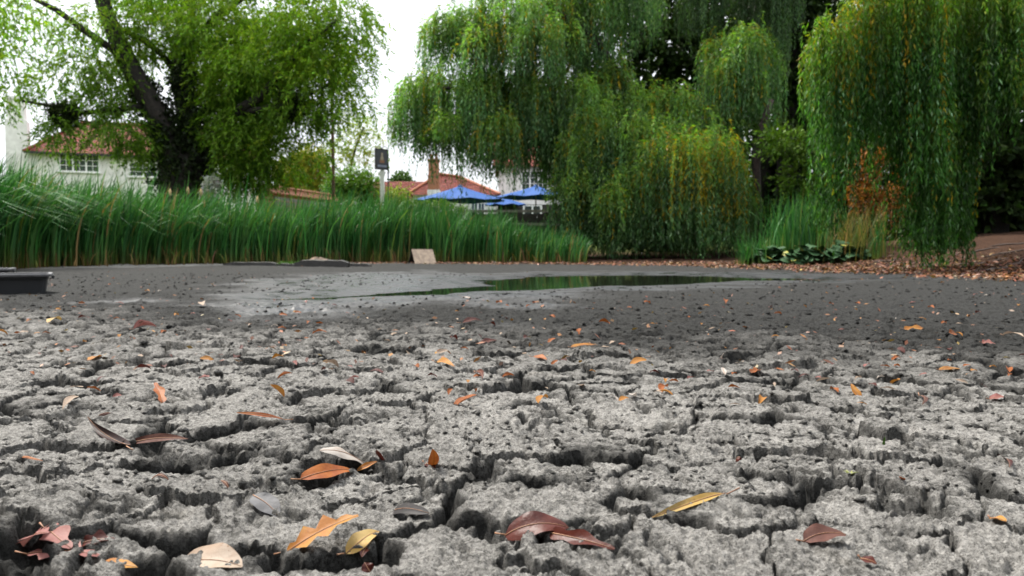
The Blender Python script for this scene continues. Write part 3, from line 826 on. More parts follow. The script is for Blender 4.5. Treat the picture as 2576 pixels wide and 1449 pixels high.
# strands of a taller willow hanging in from above
def build_tall_willow():
    Y = 27.0
    gz = base_at(9.5, 30.5)
    T = empty('weeping_willow', gz, 0, 'tall willow whose grey-green strands hang down before the dark evergreen', 'tree')
    o = np.array(gz)
    def L(px, py, dy=0.0): return at(px, py, Y + dy) - o
    MB().tube([(0, 0, -.2), (-.1, 0, 3), (-.3, -.3, 7), L(1900, -220)], [.4, .34, .26, .1], 10, .06).build('trunk', bark, T, True)
    for i, (px, py, hw, end, den) in enumerate([(1735, -90, 30, 130, .6), (1770, -100, 40, 110, .7), (1840, -110, 40, 90, .7), (1905, -90, 40, 130, .9), (1945, -100, 34, 215, 1.1), (1990, -110, 50, 120, .5), (1850, -130, 90, 30, .8)]):
        rng = np.random.default_rng(1100 + i); rx = px2m(hw, Y)
        pl = ([(0.055, 0.10, 0.045), (0.04, 0.075, 0.032)], [1, 1])
        v, f, tn = hanging_lobe(L(px, py), rx, rx, .5, L(px, end)[2], int(den * 150 * rx) + 20, rng, pl, pl, (0.13, 0.032), 0.06, .3, .2, 0)
        np_obj('hanging_foliage', v, f, M_WIL, T, color=tn)
build_tall_willow()

# ---- shrubs
broad_tree('shrub', 'bright green leafy shrub growing before the dark evergreens', 24, 1995, [(1985, 360, 50, 30, 1.6), (2030, 380, 40, 30, 1.4), (1960, 345, 35, 18, 1.2), (2010, 450, 60, 50, 1)],
           ([(0.05, 0.11, 0.012), (0.08, 0.15, 0.016)], [1, 1]), ([(0.11, 0.20, 0.016), (0.09, 0.16, 0.016)], [1, 1]), (0.12, 0.07), 1200, 0, cat='shrub', dens=1.6)
broad_tree('shrub', 'rust-orange autumn shrub under the hanging willow strands', 19, 2180, [(2180, 420, 34, 50, 1.3), (2175, 490, 45, 45, 1.3), (2200, 380, 20, 30, .8), (2250, 500, 60, 45, .8)],
           ([(0.16, 0.055, 0.012), (0.22, 0.085, 0.014), (0.07, 0.04, 0.012)], [3, 2, 2]), ([(0.28, 0.10, 0.014), (0.2, 0.09, 0.02)], [1, 1]), (0.07, 0.045), 1220, 0, cat='shrub', dens=3.6, twig=.3)
broad_tree('shrub', 'yellow-green feathery shrub beside the tile-capped garden wall', 44, 755, [(735, 430, 48, 40, 1.4), (790, 420, 42, 45, 1.4), (760, 470, 70, 45, 1.2), (770, 390, 30, 24, .8)],
           ([(0.24, 0.23, 0.025), (0.28, 0.25, 0.025), (0.17, 0.19, 0.02)], [2, 2, 1]), ([(0.30, 0.29, 0.03)], [1]), (0.16, 0.055), 1240, 0, cat='shrub', dens=3.0)
broad_tree('shrub', 'rounded bright green shrub beside the white sign post', 42, 885, [(880, 460, 62, 42, 1.5), (920, 470, 40, 36, 1.5), (850, 480, 40, 30, 1.4), (890, 500, 75, 35, 1.4)],
           ([(0.06, 0.13, 0.014), (0.085, 0.165, 0.018)], [1, 1]), ([(0.10, 0.20, 0.02), (0.12, 0.21, 0.02)], [1, 1]), (0.13, 0.08), 1260, 0, cat='shrub', dens=1.5)
broad_tree('ash_tree', 'thin pale yellow-green tree behind the wooden pole', 52, 880, [(880, 340, 45, 30, .30), (920, 320, 40, 34, .30), (900, 390, 50, 30, .36), (850, 380, 34, 40, .4), (940, 370, 25, 24, .25), (960, 345, 20, 12, .25), (955, 395, 16, 14, .3), (860, 300, 40, 20, .3)],
           ([(0.28, 0.30, 0.025), (0.22, 0.26, 0.022)], [1, 1]), P_LTOP, (0.16, 0.06), 1280, .11, [(880, 480), (882, 420), (895, 370), (915, 320)], dens=2.2)
broad_tree('hedge', 'clipped bright green hedge below the blue parasol', 33.5, 1080, [(1050, 520, 40, 16, 1.5), (1100, 522, 40, 16, 1.5), (1150, 530, 30, 14, 1.5), (1010, 520, 30, 18, 1.2), (1080, 560, 90, 30, 1)],
           ([(0.06, 0.13, 0.012), (0.09, 0.17, 0.016)], [1, 1]), ([(0.12, 0.22, 0.02), (0.10, 0.19, 0.02)], [1, 1]), (0.07, 0.05), 1300, 0, cat='hedge', dens=4, twig=.25)
broad_tree('shrub', 'golden leafed shrub between the sign post and the tiled pub roof', 40, 1000, [(1000, 490, 24, 20, 1.4), (985, 505, 26, 20, 1.2)],
           ([(0.17, 0.17, 0.02), (0.12, 0.15, 0.02)], [1, 1]), P_LTOP, (0.12, 0.06), 1310, 0, cat='shrub', dens=1.6)
broad_tree('far_tree', 'small round treetop above the tiled pub roof', 75, 1011, [(1011, 452, 24, 12, 1.6), (1011, 470, 24, 14, 1.6)], ([(0.04, 0.08, 0.02)], [1]), ([(0.06, 0.11, 0.02)], [1]), (0.3, 0.2), 1320, .15, dens=.8)
broad_tree('shrub', 'white blossomed shrub at the foot of the ivy-clad trunk', 30.2, 535, [(533, 468, 17, 26, 1.5), (528, 495, 18, 18, 1.5)],
           ([(0.55, 0.55, 0.53), (0.5, 0.5, 0.5), (0.05, 0.08, 0.02)], [3, 3, 2]), ([(0.55, 0.55, 0.53)], [1]), (0.09, 0.08), 1330, 0, cat='shrub', dens=5, twig=.2)

# ---- unseen trees added behind the viewpoint to block low light from the mud
for k, (tx, ty, hh, sd_) in enumerate([(-9, -8, 12, 1), (-3.4, -8.5, 14, 2), (3, -8.5, 14, 3), (9, -7.5, 12, 4), (-15, -3, 11, 5), (14, -2, 11, 6)]):
    g = base_at(tx, ty); T = empty('light_block_tree', g, 0, 'unseen dense tree added behind the viewpoint to block low light', 'tree', 'unseen trees added behind the viewpoint')
    MB().tube([(0, 0, -.2), (.1, 0, hh * .3), (0, .1, hh * .6)], [.35, .28, .16], 8, .06).build('trunk', bark, T, True)
    rng = np.random.default_rng(1700 + k)
    v, f, tn = spray_lobe((0, 0, hh * .55), (4.2, 3.0, hh * .5), 520, rng, P_DARK, (0.62, 0.46), 10, 1.2, .3, .5, P_DTOP)
    np_obj('foliage', v, f, M_BRO, T, color=tn)

# ---- reeds
def blades(n, xy, h, lean, wid, rng, pal, basecol, seg=5, bend=0.5, droop=0.25, base_frac=0.22):
    """flat curved blades as ribbons"""
    tt = np.linspace(0, 1, seg + 1)
    z0 = macro(xy[:, 0], xy[:, 1])[0]
    a = rng.uniform(0, np.pi * 2, n)
    side = np.stack([np.cos(a), np.sin(a), np.zeros(n)], 1)
    tint = pick_tint(n, *pal, rng)
    V = np.zeros((n, seg + 1, 2, 3)); C = np.zeros((n, seg + 1, 2, 3))
    bd = rng.uniform(0.3, 1.0, n)[:, None] * lean
    for i, q in enumerate(tt):
        p = np.stack([xy[:, 0], xy[:, 1], z0], 1)
        p[:, :2] += bd * (h * (q ** 2.2) * bend)[:, None]
        p[:, 2] += h * q - h * droop * np.clip(np.linalg.norm(bd, axis=1), 0, 1.3) * q ** 4
        ww = wid * (1 - q ** 3) * 0.5 + 0.001
        V[:, i, 0] = p - side * ww[:, None]; V[:, i, 1] = p + side * ww[:, None]
        k = np.clip(q / base_frac, 0, 1)
        C[:, i] = (tint * k + basecol * (1 - k))[:, None]
    i0 = np.arange(n)[:, None] * (seg + 1) * 2 + np.arange(seg)[None] * 2
    F = np.stack([i0, i0 + 1, i0 + 3, i0 + 2], -1).reshape(-1, 4)
    return V.reshape(-1, 3), F, C.reshape(-1, 3)

P_REED = ([(0.028, 0.105, 0.026), (0.038, 0.130, 0.032), (0.066, 0.170, 0.042), (0.016, 0.065, 0.018), (0.15, 0.19, 0.04)], [4, 4, 3, 3, .35])
def reed_bed():
    rng = np.random.default_rng(1500)
    N = 125000
    px = rng.uniform(-420, 1475, N); Yv = rng.uniform(9.5, 29, N)
    x = (px - 1288) / FPX * Yv
    sd = shore(x, Yv)
    k = (sd > 0.75 + 0.25 * fbm(x * 1.3, Yv * 1.3, 2, 9)) & (sd < 4.6) & (rng.uniform(0, 1, N) < np.clip(1.25 - (sd - .6) * .22, .3, 1)) & (Yv / 29 > rng.uniform(0, 1, N) ** 1.2 * 0.9)
    x, Yv, px = x[k], Yv[k], px[k]
    x, Yv, px = x[:22000], Yv[:22000], px[:22000]
    n = len(x)
    top = np.interp(px, [-400, 0, 100, 200, 330, 480, 600, 720, 800, 860, 1000, 1120, 1180, 1270, 1400, 1475], [320, 370, 392, 420, 448, 478, 486, 494, 474, 478, 492, 502, 520, 540, 575, 590])
    gz = macro(x, Yv)[0]
    clump = fbm(x * 0.9, Yv * 0.9, 3, 19)
    h = CAM_H + (628 - top) * Yv / FPX - gz
    h = np.clip(h * (0.84 + 0.20 * clump + 0.15 * rng.normal(size=n)), 0.45, 2.5)
    wind = np.interp(px, [-400, 350, 700, 1475], [0.95, 0.85, 0.45, 0.30])
    wind = wind * (0.55 + 0.9 * np.clip(0.5 + fbm(x * 0.6 + 7, Yv * 0.6, 2, 29), 0, 1.2))
    lean = np.stack([wind + rng.normal(0, .40, n), rng.normal(0, .40, n)], 1)
    dead = rng.uniform(0, 1, n) < .02
    basec = np.where(rng.uniform(0, 1, (n, 1)) < .5, np.array([[0.13, 0.14, 0.03]]), np.array([[0.08, 0.10, 0.03]])) * rng.uniform(.5, 1.0, (n, 1))
    wid = rng.uniform(.018, .040, n)
    v, f, c = blades(n, np.stack([x, Yv], 1), h * 1.06, lean, wid, rng, P_REED, basec, 5, .55, .42)
    c = c.reshape(n, -1, 3); c[dead] = np.array([0.22, 0.15, 0.06]); c = c.reshape(-1, 3)
    tag(np_obj('reed_bed', v, f, M_REED, None, color=c), 'dense bed of tall green reeds bending along the pond shore', 'reeds', kind='stuff')
    # short dead stems and fallen blades at the water line
    m = 2600
    px = rng.uniform(-200, 1475, m * 6); Yv = rng.uniform(10, 27, m * 6); x = (px - 1288) / FPX * Yv
    sd = shore(x, Yv); k = np.flatnonzero((sd > .45) & (sd < 1.5))[:m]
    x, Yv = x[k], Yv[k]; n = len(x)
    v, f, c = blades(n, np.stack([x, Yv], 1), rng.uniform(.15, .6, n), rng.normal(0, .55, (n, 2)), rng.uniform(.012, .026, n), rng,
                     ([(0.20, 0.13, 0.05), (0.16, 0.17, 0.04), (0.10, 0.05, 0.025), (0.06, 0.11, 0.03)], [3, 2, 2, 3]), np.array([[0.15, 0.09, 0.045]]), 4, .9, .4)
    tag(np_obj('dead_stems', v, f, M_REED, None, color=c), 'short tan dead stems at the foot of the reeds', 'reeds', kind='stuff')
reed_bed()

def tuft(name, label, px, Y, wpx, hpx, n, seed, pal=P_REED, lean0=(0, 0), spread=.5, cat='plant', wid=(.014, .026), basec=(0.13, 0.14, 0.03), bend=.5, droop=.25):
    rng = np.random.default_rng(seed)
    c0 = at(px, 640, Y); g = base_at(c0[0], Y)
    xy = np.stack([c0[0] + rng.normal(0, .5, n) * px2m(wpx, Y) * .5, Y + rng.normal(0, .3, n) * px2m(wpx, Y)], 1)
    h = px2m(hpx, Y) * rng.uniform(.55, 1.05, n)
    lean = np.asarray(lean0) + rng.normal(0, spread, (n, 2))
    v, f, c = blades(n, xy, h, lean, rng.uniform(*wid, n), rng, pal, np.array([basec]), 6, bend, droop)
    return tag(np_obj(name, v - np.array(g), f, M_REED, None, color=c, loc=g), label, cat)
tuft('reed_clump', 'clump of tall green reeds behind the broad-leaved plants on the bank', 2020, 19.5, 170, 185, 520, 1600, spread=.42)
tuft('reed_clump', 'small clump of arching reeds at the edge of the trailing willow', 1895, 18.6, 70, 90, 110, 1601, lean0=(-.4, 0), spread=.6)
tuft('grass_clump', 'straw-yellow clump of long dry grass below the rust-orange shrub', 2150, 18.0, 140, 140, 420, 1602, pal=([(0.17, 0.15, 0.04), (0.11, 0.12, 0.03), (0.20, 0.14, 0.05), (0.05, 0.08, 0.02)], [2, 2, 2, 2]), spread=.55, wid=(.008, .014), cat='grass')
tuft('reed_clump', 'sparse stems of reed standing beside the straw-yellow grass', 2200, 17.2, 40, 120, 26, 1603, spread=.5)
for i, (px, top, Y) in enumerate([(425, 478, 22), (470, 474, 22.4), (502, 478, 22.2), (510, 506, 21.5), (645, 497, 23)]):
    p = at(px, top, Y); g = base_at(p[0], Y)
    T = empty('bulrush', g, 0, 'pale fluffy bulrush head standing above the reeds', 'bulrush', 'bulrush heads above the reeds')
    hh = p[2] - g[2]
    MB().tube([(0, 0, 0), (.02, 0, hh * .6), (.03, 0, hh - .15)], .008, 6).build('stem', simple('reed_stem', (0.12, 0.13, 0.04)) if i == 0 else bpy.data.materials['reed_stem'], T)
    MB().tube([(.03, 0, hh - .17), (.03, 0, hh - .14), (.032, 0, hh - .02), (.035, 0, hh), (.036, 0, hh + .05)], [.012, .036, .04, .02, .004], 8, .15).build(
        'seed_head', simple('bulrush_fluff', (0.42, 0.30, 0.16), (0.30, 0.19, 0.09), 60, .95) if i == 0 else bpy.data.materials['bulrush_fluff'], T, True)

# ---- broad-leaved waterside plants
M_LILY = simple('broad_green_leaf', (0.032, 0.080, 0.030), (0.016, 0.042, 0.016), 6, .6, .004, 40, .12)
M_LILY_Y = simple('yellowing_leaf', (0.30, 0.26, 0.03), (0.15, 0.18, 0.03), 8, .5)
def round_leaf(seed):
    r = random.Random(seed); v, f = [], []
    n, ph = 16, r.uniform(0, 6)
    v.append((0, 0, 0))
    for ring, q in enumerate((.5, 1.0)):
        for j in range(n):
            a = 0.25 + (2 * math.pi - .5) * j / (n - 1)
            rr = q * (1 + .08 * math.sin(3 * a + ph)); v.append((math.cos(a) * rr, math.sin(a) * rr * .85, .16 * q * q * math.sin(2 * a + ph) - .12 * q * q))
    for j in range(n - 1):
        f.append((0, 1 + j, 2 + j)); f.append((1 + j, 1 + n + j, 2 + n + j, 2 + j))
    me = bpy.data.meshes.new('leaf'); me.from_pydata(v, [], f); me.materials.append(M_LILY)
    me.polygons.foreach_set('use_smooth', np.ones(len(me.polygons), bool)); return me
R_LEAF = [round_leaf(k) for k in range(4)]
R_YEL = round_leaf(9); R_YEL.materials.clear(); R_YEL.materials.append(M_LILY_Y)
def leafy_plant(px, Y, wpx, hpx, n, seed, label):
    r = random.Random(seed); c0 = at(px, 640, Y); g = base_at(c0[0], Y)
    T = empty('broad_leaved_plant', g, 0, label, 'plant', 'broad-leaved plants on the bank')
    w_, h_ = px2m(wpx, Y), px2m(hpx, Y)
    st = MB()
    for k in range(n):
        a, q = r.uniform(0, 6.283), math.sqrt(r.uniform(0, 1))
        p = (math.cos(a) * q * w_ / 2, math.sin(a) * q * w_ * .35, h_ * (1 - q * q * .75) * r.uniform(.45, 1.0) + .03)
        st.tube([(p[0] * .4, p[1] * .4, -.02), (p[0] * .8, p[1] * .8, p[2] * .6), p], .008, 5)
        s = r.uniform(.11, .19)
        o = link('leaf', R_YEL if r.random() < .05 else R_LEAF[k % 4], T, p, (r.uniform(-.5, .5) + .35, r.uniform(-.5, .5), r.uniform(0, 6.28)))
        o.scale = (s, s, s)
    st.build('stalks', bpy.data.materials['reed_stem'], T)
leafy_plant(1935, 18.4, 90, 44, 44, 1, 'low dark green broad-leaved plant beside the trailing willow')
leafy_plant(2030, 18.0, 110, 50, 54, 2, 'low dark green broad-leaved plant at the foot of the tall reed clump')
leafy_plant(2125, 17.6, 110, 48, 54, 3, 'low dark green broad-leaved plant at the foot of the straw-yellow grass')
# ------------------------------------------------------------------ buildings and built things
M_WHITE = simple('white_render', (0.72, 0.71, 0.68), (0.60, 0.59, 0.56), 3, .85)
M_TILE = simple('red_clay_tile', (0.19, 0.040, 0.026), (0.085, 0.025, 0.019), 5, .85, 0, None, .3)
M_TILE_O = simple('orange_clay_tile', (0.27, 0.09, 0.042), (0.18, 0.06, 0.03), 7, .85)
M_FRAME = simple('white_paint', (0.75, 0.75, 0.74), (0.70, 0.70, 0.68), 5, .5)
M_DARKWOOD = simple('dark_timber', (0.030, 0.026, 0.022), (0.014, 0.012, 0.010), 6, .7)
M_GREYWOOD = simple('weathered_grey_timber', (0.20, 0.19, 0.16), (0.11, 0.105, 0.09), 10, .85, .002, 60)
M_BLACK = simple('black_paint', (0.012, 0.012, 0.013), None, 5, .5)
M_BLUE = simple('blue_canvas', (0.007, 0.052, 0.19), (0.006, 0.042, 0.16), 2.5, .8, 0, None, .2)
M_BROWNWOOD = simple('brown_timber', (0.10, 0.05, 0.025), (0.05, 0.027, 0.016), 8, .7)
mg, t, b = new_mat('window_glass'); b.inputs['Base Color'].default_value = (0.05, 0.06, 0.06, 1); b.inputs['Roughness'].default_value = .05; b.inputs['Specular IOR Level'].default_value = .6
M_GLASS = mg
mb_, t, b = new_mat('orange_brick')
br = nd(t, 'ShaderNodeTexBrick'); br.inputs['Scale'].default_value = 1.0
br.inputs['Color1'].default_value = (0.36, 0.13, 0.05, 1); br.inputs['Color2'].default_value = (0.27, 0.09, 0.04, 1); br.inputs['Mortar'].default_value = (0.33, 0.26, 0.19, 1)
br.inputs['Mortar Size'].default_value = .006; br.inputs['Brick Width'].default_value = .225; br.inputs['Row Height'].default_value = .075
mp = nd(t, 'ShaderNodeMapping'); mp.inputs['Rotation'].default_value = (math.pi / 2, 0, 0)
t.links.new(objco(t), mp.inputs['Vector']); t.links.new(mp.outputs[0], br.inputs['Vector']); t.links.new(br.outputs['Color'], b.inputs['Base Color'])
b.inputs['Roughness'].default_value = .9; bump(t, b, br.outputs['Fac'], -.006)
M_BRICK = mb_

def clay_slope(name, a, bb, c, d, mat, parent, gauge=0.16, thick=0.035, seed=0):
    """a roof slope a-b along the eave, d-c along the top, laid in overlapping tile courses with uneven tiles"""
    a, bb, c, d = (np.asarray(q, float) for q in (a, bb, c, d))
    rows = max(3, int(np.linalg.norm(d - a) / gauge)); r = random.Random(seed)
    nrm = unit(np.cross(bb - a, d - a)); m = MB()
    for i in range(rows):
        q0, q1 = i / rows, min((i + 1.25) / rows, 1)
        l0, r0_, l1, r1 = a + (d - a) * q0, bb + (c - bb) * q0, a + (d - a) * q1, bb + (c - bb) * q1
        n = max(1, int(np.linalg.norm(r0_ - l0) / .45))
        for j in range(n):
            s0, s1 = j / n, (j + .985) / n
            up = nrm * (thick + r.uniform(-.006, .010)); dn = nrm * .004
            m.hexa([l0 + (r0_ - l0) * s0, l0 + (r0_ - l0) * s1, l1 + (r1 - l1) * s1 - dn, l1 + (r1 - l1) * s0 - dn,
                    l0 + (r0_ - l0) * s0 + up, l0 + (r0_ - l0) * s1 + up, l1 + (r1 - l1) * s1 + dn, l1 + (r1 - l1) * s0 + dn])
    o = m.build(name, mat, parent); o['kind'] = 'stuff'
    return o

def casement(parent, x0, x1, z0, z1, lights, rows=3, cols=2, y=0.0):
    """casement window on a wall facing -y: frame, sill, lights and a pane behind each glazing bar grid"""
    Wd = empty('window', (0, 0, 0)); Wd.parent = parent
    f = .06
    MB().box(x0 - f, x1 + f, y - .05, y - .002, z1, z1 + f).box(x0 - f, x1 + f, y - .05, y - .002, z0 - f, z0).box(x0 - f, x0, y - .05, y - .002, z0, z1).box(x1, x1 + f, y - .05, y - .002, z0, z1).build('frame', M_FRAME, Wd)
    MB().box(x0 - .12, x1 + .12, y - .12, y - .003, z0 - f - .06, z0 - f - .003).build('sill', M_FRAME, Wd)
    lw = (x1 - x0) / lights
    for k in range(lights):
        a, c = x0 + k * lw + .045, x0 + (k + 1) * lw - .045
        g = MB().box(x0 + k * lw, a, y - .045, y - .004, z0, z1).box(c, x0 + (k + 1) * lw, y - .045, y - .004, z0, z1)
        for q in range(1, cols): xx = a + (c - a) * q / cols; g.box(xx - .015, xx + .015, y - .038, y - .006, z0, z1)
        for q in range(1, rows): zz = z0 + (z1 - z0) * q / rows; g.box(a, c, y - .036, y - .008, zz - .015, zz + .015)
        g.build('casement', M_FRAME, Wd)
        for q in range(cols):
            for s in range(rows):
                MB().box(a + (c - a) * q / cols, a + (c - a) * (q + 1) / cols, y - .024, y - .018, z0 + (z1 - z0) * s / rows, z0 + (z1 - z0) * (s + 1) / rows).build('pane', M_GLASS, Wd)
    return Wd

# ---- white cottage behind the reeds
def cottage():
    g = base_at(-27.0, 45.0)
    T = empty('cottage', g, math.atan2(.408, .913), 'white rendered cottage with a red tiled hipped roof and casement windows', 'house')
    E, R, X0, X1, D = 6.0 - g[2], 8.05 - g[2], 0.05, 13.0, 6.4
    wall = MB(); wall.box(X0, X1, 0, D, -.3, E); wall.build('wall', M_WHITE, T)
    o = .32
    ro = empty('roof', (0, 0, 0)); ro.parent = T
    h = 2.6
    clay_slope('tile_slope', (X0 - .02, -o, E - .2), (X1 + .2, -o, E - .2), (X1 + .2, D / 2, R), (X0 + h, D / 2, R), M_TILE, ro, seed=1)
    clay_slope('tile_slope', (X0 - .02, D + o, E - .2), (X0 - .02, -o, E - .2), (X0 + h, D / 2, R), (X0 + h, D / 2, R), M_TILE, ro, seed=2)
    clay_slope('tile_slope', (X1 + .2, D + o, E - .2), (X0 - .15, D + o, E - .2), (X0 + h, D / 2, R), (X1 + .2, D / 2, R), M_TILE, ro, seed=3)
    MB().tube([(X0 + h, D / 2, R + .03), (X1 + .2, D / 2, R + .03)], .11, 8).build('ridge_tiles', M_TILE, ro)
    MB().tube([(X0 - .15, -o, E - .15), (X0 + h, D / 2, R + .03)], .09, 8).build('hip_tiles', M_TILE, ro)
    MB().box(X0 - .15, X1 + .2, -o - .09, -o - .004, E - .27, E - .15).build('gutter', M_BLACK, T)
    ch = MB().box(X0 - 1.05, X0 - .004, .1, 1.3, -.3, 6.6).box(X0 - .98, X0 - .12, .2, 1.2, 6.6, 7.75).box(X0 - 1.04, X0 - .06, .14, 1.26, 7.75, 7.9)
    ch.build('chimney', M_WHITE, T)
    casement(T, 1.6, 3.6, 5.78 - .9 - g[2], 5.78 - g[2], 3)
    casement(T, 5.15, 6.6, 4.72 - g[2], 5.45 - g[2], 2)
    casement(T, 9.2, 10.8, 5.6 - .9 - g[2], 5.6 - g[2], 2)
    casement(T, 1.5, 3.2, 1.0, 2.1, 3); casement(T, 9.0, 10.6, 1.0, 2.1, 3)
    MB().box(5.6, 6.5, -.05, -.003, -.1, 1.95).build('door', M_DARKWOOD, T)
cottage()

# ---- garden wall with clay coping and a grey fence panel before it
def garden_wall():
    a, c = at(663, 480, 34), at(842, 495, 40.3)
    g = base_at(a[0], a[1]); d = c - a; ln = math.hypot(d[0], d[1]); rz = math.atan2(d[1], d[0])
    T = empty('garden_wall', g, rz, 'orange brick garden wall capped with sloping clay tiles', 'wall')
    top = 2.75 - g[2] + .0
    MB().box(0, ln, -.11, .11, -.4, top).build('brickwork', M_BRICK, T)
    MB().box(-.3, .1, -.17, .17, -.4, top + .1).build('pier', M_BRICK, T)
    n = 22
    tile = None
    for k in range(n):
        for s in (-1, 1):
            x0, x1 = ln * k / n, ln * (k + .94) / n
            MB().hexa([(x0, s * .26, top + .03), (x1, s * .26, top + .03), (x1, s * .02, top + .29), (x0, s * .02, top + .29),
                       (x0, s * .27, top + .07), (x1, s * .27, top + .07), (x1, s * .02, top + .33), (x0, s * .02, top + .33)]).build('coping_tile', M_TILE_O, T)
    MB().tube([(0, 0, top + .34), (ln, 0, top + .34)], .075, 8).build('ridge_tiles', M_TILE_O, T)
    g2 = base_at(a[0] + .5, a[1] - .4)
    Fn = empty('fence', (a[0] + .45, a[1] - .35, g2[2]), rz, 'weathered grey slatted fence before the tile-capped wall', 'fence')
    for k in range(3): MB().box(.2 + k * 2.4, .3 + k * 2.4, -.05, .05, -.2, 1.72).build('post', M_GREYWOOD, Fn)
    for k in range(9): MB().box(.1, 5.3, -.075, -.053, .1 + k * .18, .25 + k * .18).build('slat', M_GREYWOOD, Fn)
garden_wall()

# ---- wooden pole
p = at(838, 490, 37); g = base_at(p[0], 37)
T = empty('utility_pole', g, 0, 'tall brown wooden pole rising past the bright shrubs', 'pole')
MB().tube([(0, 0, -.2), (.02, 0, 3), (-.01, 0, 6.2), (0, 0, 8.4)], [.085, .075, .07, .06], 10, .03).build('post', simple('brown_pole_wood', (0.13, 0.065, 0.04), (0.07, 0.035, 0.025), 4, .85), T, True)
MB().box(-.5, .5, -.05, .05, 7.9, 8.0).build('crossarm', M_BROWNWOOD, T)
for s in (-.42, .42): MB().lathe([(.0, 8.0), (.04, 8.0), (.05, 8.06), (.03, 8.12), (0, 8.13)], 8, (s, 0, 0)).build('insulator', M_FRAME, T)

# ---- pub sign
def pub_sign():
    Y = 39; p = at(962, 500, Y); g = base_at(p[0], Y)
    T = empty('pub_sign', g, 0, 'dark hanging pub sign with a pale crest on a white post', 'sign')
    z1, z0 = at(962, 378, Y)[2] - g[2], at(962, 425, Y)[2] - g[2]
    MB().box(-.09, .09, -.09, .09, -.2, z0 - .06).build('post', M_FRAME, T)
    MB().bar((.05, 0, z0 - .75), (-.16, 0, z0 - .12), .06).build('brace', M_FRAME, T)
    MB().bar((-.05, -.04, z0 - .75), (.16, -.04, z0 - .12), .06).build('brace', M_FRAME, T)
    MB().box(-.04, .04, -.04, .04, z0 - .058, z1 + .1).build('upright', M_BLACK, T)
    B = empty('board', (0, -.12, 0), math.radians(38)); B.parent = T
    w = .31
    MB().box(-w, w, -.03, .03, z0, z1).build('panel', simple('sign_slate_blue', (0.035, 0.035, 0.048), (0.028, 0.028, 0.036), 6, .5), B)
    fr = MB().box(-w - .05, w + .05, -.045, .045, z1, z1 + .05).box(-w - .05, w + .05, -.045, .045, z0 - .05, z0).box(-w - .05, -w, -.045, .045, z0, z1).box(w, w + .05, -.045, .045, z0, z1)
    fr.build('frame', M_BLACK, B)
    cz = (z0 + z1) / 2 + .05
    gold = simple('pale_crest_paint', (0.30, 0.25, 0.18), (0.22, 0.17, 0.12), 20, .6); rust = simple('rust_crest_paint', (0.22, 0.10, 0.05), None, 20, .6); blue = simple('pale_lettering', (0.20, 0.22, 0.30), None, 10, .6)
    for s in (-1, 1):   # crest: a tapering figure on a rounded base, painted on both faces
        y0, y1 = (-.036, -.031) if s < 0 else (.031, .036)
        MB().box(-.05, .05, y0, y1, cz + .05, cz + .26, 0).box(-.08, .08, y0, y1, cz - .08, cz + .049).build('crest', gold, B)
        MB().box(-.13, .13, y0, y1, cz - .22, cz - .083).build('crest', rust, B)
        MB().box(-.24, .24, y0, y1, z0 + .08, z0 + .17).build('name_band', blue, B)
    MB().tube([(-w - .02, -.12, z1 + .06), (-w * .3, -.11, z1 + .15), (.0, -.08, z1 + .10), (w * .5, -.11, z1 + .17), (w, -.12, z1 + .06)], .018, 6).build('scrollwork', M_BLACK, T)
    p2 = at(977, 500, 38.6); g2 = base_at(p2[0], 38.6)
    T2 = empty('lamp_pole', g2, 0, 'thin black pole standing beside the white sign post', 'pole')
    hz = at(977, 425, 38.6)[2] - g2[2]
    MB().tube([(0, 0, -.1), (0, 0, hz * .6), (0, 0, hz)], .032, 8).build('post', M_BLACK, T2)
    MB().lathe([(0, hz - .25), (.05, hz - .22), (.05, hz - .16), (0, hz - .14)], 8).build('collar', M_BLACK, T2)
    MB().lathe([(0, hz), (.07, hz + .01), (.06, hz + .1), (0, hz + .13)], 8).build('finial', M_BLACK, T2)
pub_sign()

